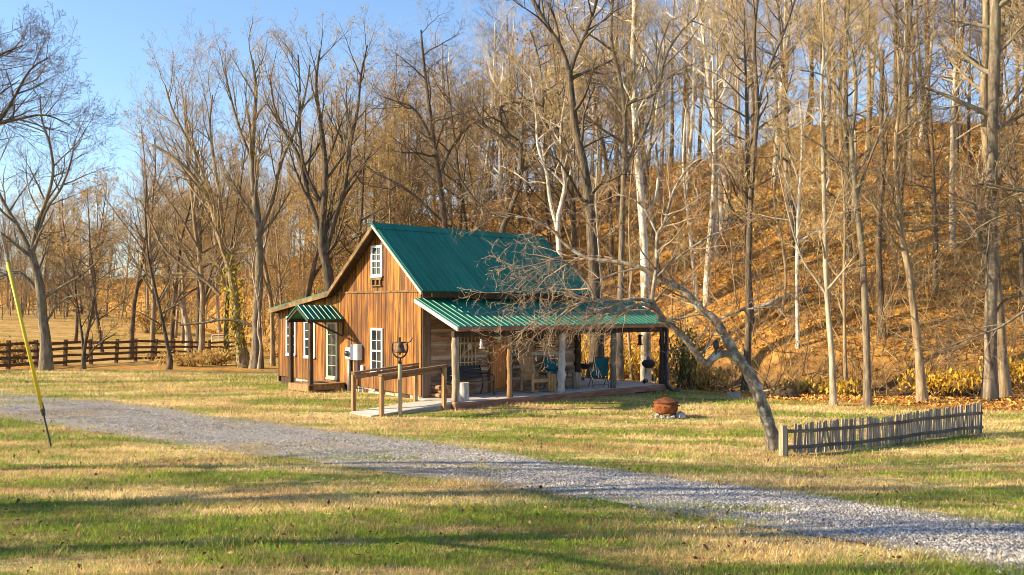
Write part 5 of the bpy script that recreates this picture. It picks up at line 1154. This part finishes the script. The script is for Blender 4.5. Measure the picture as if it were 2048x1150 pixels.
for a in (R(0), R(180)):
    MB().tube([(rr * math.cos(a), -.07, z0 + .2), (rr * 1.12 * math.cos(a), -.05, z0 + .22), (rr * 1.12 * math.cos(a), .05, z0 + .22), (rr * math.cos(a), .07, z0 + .2)], .012, 8).build('handle', RU, fp)
for a in (R(-130), R(-105), R(-70)): e = MB().lathe([(0, 0), (.022, 0), (.022, .004), (0, .004)], (0, 0, 0), 10).build('vent_hole', W['black'], fp); e.rotation_euler = (R(90), 0, a + R(90)); e.location = (rr * 1.003 * math.cos(a), rr * 1.003 * math.sin(a), z0 + .20)
r = random.Random(12)
for k, (dx, dy, sx, lab) in enumerate(((-.28, -.15, .07, 'small pale rock at the left foot of the fire pit'), (-.38, -.02, .05, 'tiny rock farthest left of the fire pit'), (-.14, -.24, .075, 'pale rock under the front left of the fire pit'), (.02, -.26, .06, 'flat rock under the front of the fire pit'), (.14, -.24, .08, 'jagged rock under the front right of the fire pit'), (.36, -.14, .15, 'large blue grey rock right of the fire pit'), (.22, .18, .11, 'rock behind the right side of the fire pit'), (-.15, .2, .11, 'rock behind the left side of the fire pit'))):
    x, y = h.x + dx, h.y + dy
    o = MB().rock((0, 0, sx * .45), (sx, sx * .85, sx * .75), r).build('rock', G('rock_stone', [(.3, (.16, .16, .165)), (.55, (.36, .36, .36)), (.75, (.58, .57, .55))], (1, 1, 1), 7, .95, .7, .02), None); o.location = (x, y, tz(x, y)); tag(o, lab, 'rock')

# ------------------------------------------------------------------ picket fence
A = hit(1566, 912, 15, 22); B = P(1964, 868, 20.6); B.z = tz(B.x, B.y)
pf = empty('picket_fence', A, math.atan2(B.y - A.y, B.x - A.x), 'low weathered grey picket fence with uneven slats in the yard', 'fence'); Lf = math.hypot(B.x - A.x, B.y - A.y)
def fg(s): return tz(A.x + (B.x - A.x) * s / Lf, A.y + (B.y - A.y) * s / Lf) - A.z
PK = G('picket_wood', [(.3, (.14, .10, .075)), (.5, (.31, .25, .19)), (.7, (.50, .43, .34))], (12, 12, 1.6), 1.4, .95, .6, .01); PD = G('picket_rail_wood', [(.3, (.07, .05, .038)), (.55, (.15, .115, .09)), (.75, (.26, .21, .165))], (1.5, 9, 9), 1.4, .95, .6, .01)
r = random.Random(21); s = .32; k = 0
MB().beam((0, 0, -.15), (0, 0, .60), .115, .115, (0, 1, 0)).build('fence_post', G('fence_post_wood', [(.3, (.22, .19, .12)), (.55, (.38, .34, .23)), (.75, (.50, .46, .33))], (9, 9, 1.2), 1.4, .95, .4), pf)
for q in (.12, 1.85, 3.2, Lf): MB().beam((q, .05, fg(q) - .15), (q, .05, fg(q) + (.52 if q < Lf else .70)), .06, .06, (0, 1, 0)).build('fence_post', PD, pf)
while s < Lf - .02:
    f_ = s / Lf; g = fg(s); lean_ = r.gauss(0, .018); wd = r.choice([.035, .038, .042, .05]) if r.random() > .1 else r.uniform(.08, .11)
    gap = 1.92 < s < 2.42
    if not gap or r.random() > .45:
        h0 = .035 + r.uniform(-.02, .03); h1 = np.interp(f_, [0, .2, .4, .45, .6, 1], [.58, .64, .66, .60, .64, .68]) + r.uniform(-.02, .02)
        MB().prism([(s - wd / 2 - lean_, .022, g + h0), (s + wd / 2 - lean_, .022, g + h0), (s + wd / 2 + lean_, .022, g + h1 - .01), (s + lean_ + wd * .2, .022, g + h1 + .012), (s - wd / 2 + lean_, .022, g + h1)], (0, -.02, 0)).build('picket', PK, pf)
    s += wd + r.uniform(.018, .034); k += 1
for zz in (.16, .47):
    m = MB(); n = 9
    for i in range(n): a, b_ = Lf * i / n, Lf * (i + 1) / n; m.beam((a, -.018, fg(a) + zz + (.0 if i % 2 else .012)), (b_, -.018, fg(b_) + zz + (.012 if i % 2 else 0)), .035, .062)
    m.build('fence_rail', PD, pf)

# ------------------------------------------------------------------ board fence at left
pts = []
for px in (-330, -230, -150, -80, -28, 16, 74, 130, 182, 232, 271, 309, 347, 383, 420, 455, 478):
    Yq = 1 / np.interp(px, [-330, 16, 478], [1 / 37, 1 / 45, 1 / 73]); x = (px - CX) / F * Yq; pts.append(Vector((x, Yq, tz(x, Yq))))
bfn = empty('board_fence', pts[5], 0, 'long dark brown four rail board fence along the meadow at left', 'fence'); r = random.Random(6)
BFm = G('fence_board_wood', [(.3, (.045, .027, .018)), (.55, (.14, .085, .05)), (.75, (.27, .175, .11))], (2, 2, 2), 2, .95, .5)
for p in pts:
    q = p - pts[5]; l = r.gauss(.03, .05); MB().beam((q.x, q.y, q.z - .2), (q.x + l, q.y, q.z + 1.42), .16, .16, (0, 1, 0)).build('fence_post', BFm, bfn)
for a, b_ in zip(pts[:-1], pts[1:]):
    m = MB()
    for z in (.22, .56, .90, 1.24): m.beam(a - pts[5] + Vector((0, -.1, z + r.uniform(-.05, .05))), b_ - pts[5] + Vector((0, -.1, z + r.uniform(-.05, .05))), .05, .15)
    m.build('fence_boards', BFm, bfn)
# white tube gate beyond the fence
x, y = (424 - CX) / F * 80, 80; o = empty('tube_gate', (x, y, tz(x, y)), .1, 'white metal tube gate standing beyond the end of the board fence', 'gate'); z0 = 3.05 - (689 - HY) / F * 80 - tz(x, y); w_, h_ = 36 * 80 / F, 20 * 80 / F
m = MB(); m.tube([(0, 0, -.3), (0, 0, z0 + h_ - .1), (.1, 0, z0 + h_), (w_ - .1, 0, z0 + h_), (w_, 0, z0 + h_ - .1), (w_, 0, -.3)], .035, 8); m.build('frame', W['trimw'], o)
m = MB()
for q in (.15, .5, .8): m.tube([(0, 0, z0 + h_ * q), (w_, 0, z0 + h_ * q)], .025, 6)
m.tube([(w_ * .35, 0, z0), (w_ * .35, 0, z0 + h_)], .025, 6); m.build('rails', W['trimw'], o)

# ------------------------------------------------------------------ guy wire with yellow guard
h = hit(103, 896, 8, 40); d = (P(15, 525, h.y) - P(103, 896, h.y)); gw = empty('guy_wire', h, 0, 'slanted guy wire with yellow plastic guard anchored in the lawn at left', 'guy wire')
dn = d.normalized(); L1 = d.length * (896 - 829) / (896 - 525)
YW = G('yellow_plastic', [(.3, (.55, .40, .02)), (.7, (.70, .55, .05))], (1, 1, 1), 3, .45, .05)
MB().tube([-dn * .2, dn * (L1 * .95)], .016, 8).build('anchor_rod', W['black'], gw)
MB().tube([dn * (L1 - .03), dn * (L1 + .10)], [.03, .045], 10).tube([dn * (L1 + .05) + Vector((.03, 0, 0)), dn * (L1 + .22) + Vector((.02, 0, 0))], .018, 8).build('clamp', W['black'], gw)
MB().tube([dn * (L1 + .02), dn * (d.length * .6), dn * d.length], [.034, .031, .031], 10).build('guard', YW, gw, smooth=True)
MB().tube([dn * (L1 * .9), dn * (d.length + 5.0)], .008, 6).build('wire', W['metal'], gw)

# ------------------------------------------------------------------ shrubs
def shrub(name, label, cat, px, Y, w, hgt, n, ls, mat, seed, stems=14, dz=0):
    x = (px - CX) / F * Y; base = Vector((x, Y, tz(x, Y) - .03)); r = np.random.default_rng(seed); rr = random.Random(seed)
    o = empty(name, base, 0, label, cat); m = MB(); tips = []
    for k in range(stems):
        a = rr.uniform(0, 6.28); q = Vector((0, 0, 0)) + Vector((rr.gauss(0, w * .12), rr.gauss(0, w * .12), 0)); e = Vector((math.cos(a) * w * .5 * rr.uniform(.2, 1), math.sin(a) * w * .5 * rr.uniform(.2, 1), hgt * rr.uniform(.55, 1)))
        mid = q.lerp(e, .5) + Vector((0, 0, hgt * .12)); m.tube([q, mid, e], [.018, .012, .005], 5, cap=False); tips += [q.lerp(mid, .6), mid, mid.lerp(e, .5), e, e]
    m.build('stems', TWIG['brown'], o)
    tp_ = np.array([tuple(v) for v in tips]); c = tp_[r.integers(0, len(tp_), n)] + r.normal(0, 1, (n, 3)) * np.array([w * .13, w * .13, hgt * .10]); c[:, 2] = np.abs(c[:, 2])
    link('foliage', leaves_mesh(c[:, 0], c[:, 1], c[:, 2], r.uniform(.6, 1.3, n) * ls, 1.2, [mat], seed), o)
shrub('shrub', 'green leafy shrub beyond the right end of the porch', 'shrub', 1368, 34.5, 1.6, 2.3, 1100, .05, GRN, 1, 26)
shrub('shrub', 'low golden brown weeds on the bank behind the fire pit', 'shrub', 1420, 35, 2.4, .9, 900, .06, DRY, 2)
for k, (px, Y, w_, hh_, mt, lab) in enumerate(((1655, 35.5, 2.8, .85, GLD, 'bright yellow shrub on the bank left of the grey forked trunk'), (1600, 35.2, 2.0, .9, DRY, 'tawny weeds on the bank under the thin white trunk'), (1880, 35.3, 3.0, .9, GLD, 'bright yellow shrub on the bank left of the thick grey tree'), (1945, 35.6, 2.4, .8, GLD, 'yellow green brush just left of the thick grey tree'), (2045, 35.8, 2.6, 1.1, GLD, 'tall golden brush at the right frame edge'), (1300, 42.5, 3.0, 1.5, GLD, 'golden brush seen under the porch roof behind the kettle grill'), (1225, 43, 3.2, 1.6, GLD, 'golden brush seen between the porch posts behind the blue chair'), (1160, 43.5, 2.5, 2.2, GLD, 'golden brush behind the cabin corner'), (430, 55, 3, .9, DRY, 'orange weeds below the board fence by the ivy covered tree'), (375, 52, 4, .7, DRY, 'rusty weeds in front of the board fence'), (20, 50, 3, 1.3, DRY, 'brown brush beside the fence at far left'), (300, 95, 6, 2.5, DRY, 'brown thicket at the edge of the far woods'))):
    shrub('shrub', lab, 'shrub', px, Y, w_, hh_, 850, .06 * max(1, Y / 45), mt, 30 + k, 44)
# ivy on the leaning trunk by the fence
T_ = [P(478, 660, 51.7), P(472, 610, 51.7), P(468, 580, 51.7), P(462, 545, 51.7), P(480, 690, 51.7), P(470, 640, 51.7)]; r = np.random.default_rng(4); n = 650
tp_ = np.array([tuple(v) for v in T_]); i = r.integers(0, len(T_), n); c = tp_[i] + r.normal(0, 1, (n, 3)) * np.array([.36, .3, .8])
tr = next(o for o in C.objects if o.name == 'ivy_tree'); c -= np.array(tr.location)
link('ivy', leaves_mesh(c[:, 0], c[:, 1], c[:, 2], r.uniform(.05, .11, n), 1.2, [IVY], 4), tr)

# ------------------------------------------------------------------ odds and ends in the yard
h = hit(1467, 795, 22, 40); o = empty('concrete_block', h, .1, 'grey concrete block lying in the grass behind the leaning tree', 'block')
m = MB().box(-.22, .22, -.1, .1, -.02, .04).box(-.22, .22, -.1, -.06, .04, .17).box(-.22, .22, .06, .1, .04, .17).box(-.22, -.18, -.06, .06, .04, .17).box(-.02, .02, -.06, .06, .04, .17).box(.18, .22, -.06, .06, .04, .17); m.build('block', G('concrete', [(.3, (.20, .20, .19)), (.7, (.34, .33, .31))], (1, 1, 1), 9, .95, .5), o)
h = hit(1572, 797, 22, 40); o = empty('root_stump', h, 0, 'dark rotting stump mound near the edge of the leaves', 'stump'); r = random.Random(2)
m = MB().rock((0, 0, .1), (.42, .3, .22), r, 10, 6); m.build('mound', W['dkwood'], o); m = MB()
for k in range(7): a = r.uniform(0, 6.3); m.tube([(.1 * math.cos(a), .1 * math.sin(a), .18), (.35 * math.cos(a), .3 * math.sin(a), .14), (.6 * math.cos(a), .5 * math.sin(a), .0)], [.05, .035, .015], 6)
m.build('roots', W['dkwood'], o)
for k, (p0, p1, Y, w_, lab, mt) in enumerate((((1385, 742), (1445, 728), 36, 15, 'thick grey log lying on the bank behind the leaning tree', 'grey'), ((1520, 711), (1590, 709), 37.5, 5, 'thin pale fallen trunk on the bank above the yard', 'pale'), ((1318, 546), (1440, 543), 54, 5, 'long pale fallen branch lying across the slope', 'pale'), ((1820, 776), (1900, 770), 33.5, 5, 'brown log by the yellow shrub at right', 'tan'))):
    a, b_ = P(*p0, Y), P(*p1, Y); o = empty('fallen_log', ((a + b_) / 2).to_tuple(), 0, lab, 'log'); c = o.location.copy()
    for q in (a, b_): q.z = max(tz(q.x, q.y) + w_ * Y / F * .4, tz(q.x, q.y))
    c = (a + b_) / 2; o.location = c; rd_ = w_ * Y / F / 2; MB().tube([a - c, (a - c).lerp(b_ - c, .35) + Vector((0, .05, .02)), (a - c).lerp(b_ - c, .7), b_ - c], [rd_ * 1.1, rd_, rd_ * .9, rd_ * .75], 10).build('log', BARK[mt], o, smooth=True)
for k in range(16):
    a = rg.uniform(-.02, .6); y = float(np.interp(a, FA, FY)) + rg.uniform(1.5, 26); x = a * y; an = rg.gauss(.15, .5); L_ = rg.uniform(1.2, 4.5); q0 = Vector((x, y, 0)); q1 = q0 + Vector((math.cos(an), math.sin(an), 0)) * L_; rd_ = rg.uniform(.05, .15)
    for q in (q0, q1): q.z = tz(q.x, q.y) + rd_ * .8
    c = (q0 + q1) / 2; o = empty('fallen_log', c, 0, 'fallen log lying among the orange leaves higher up the slope', 'log', 'fallen logs on the slope'); MB().tube([q0 - c, Vector((0, 0, .03)), q1 - c], [rd_ * 1.1, rd_, rd_ * .75], 8).build('log', BARK[rg.choice(['grey', 'pale', 'tan'])], o, smooth=True)
bell.scale = (.88, .88, .97)
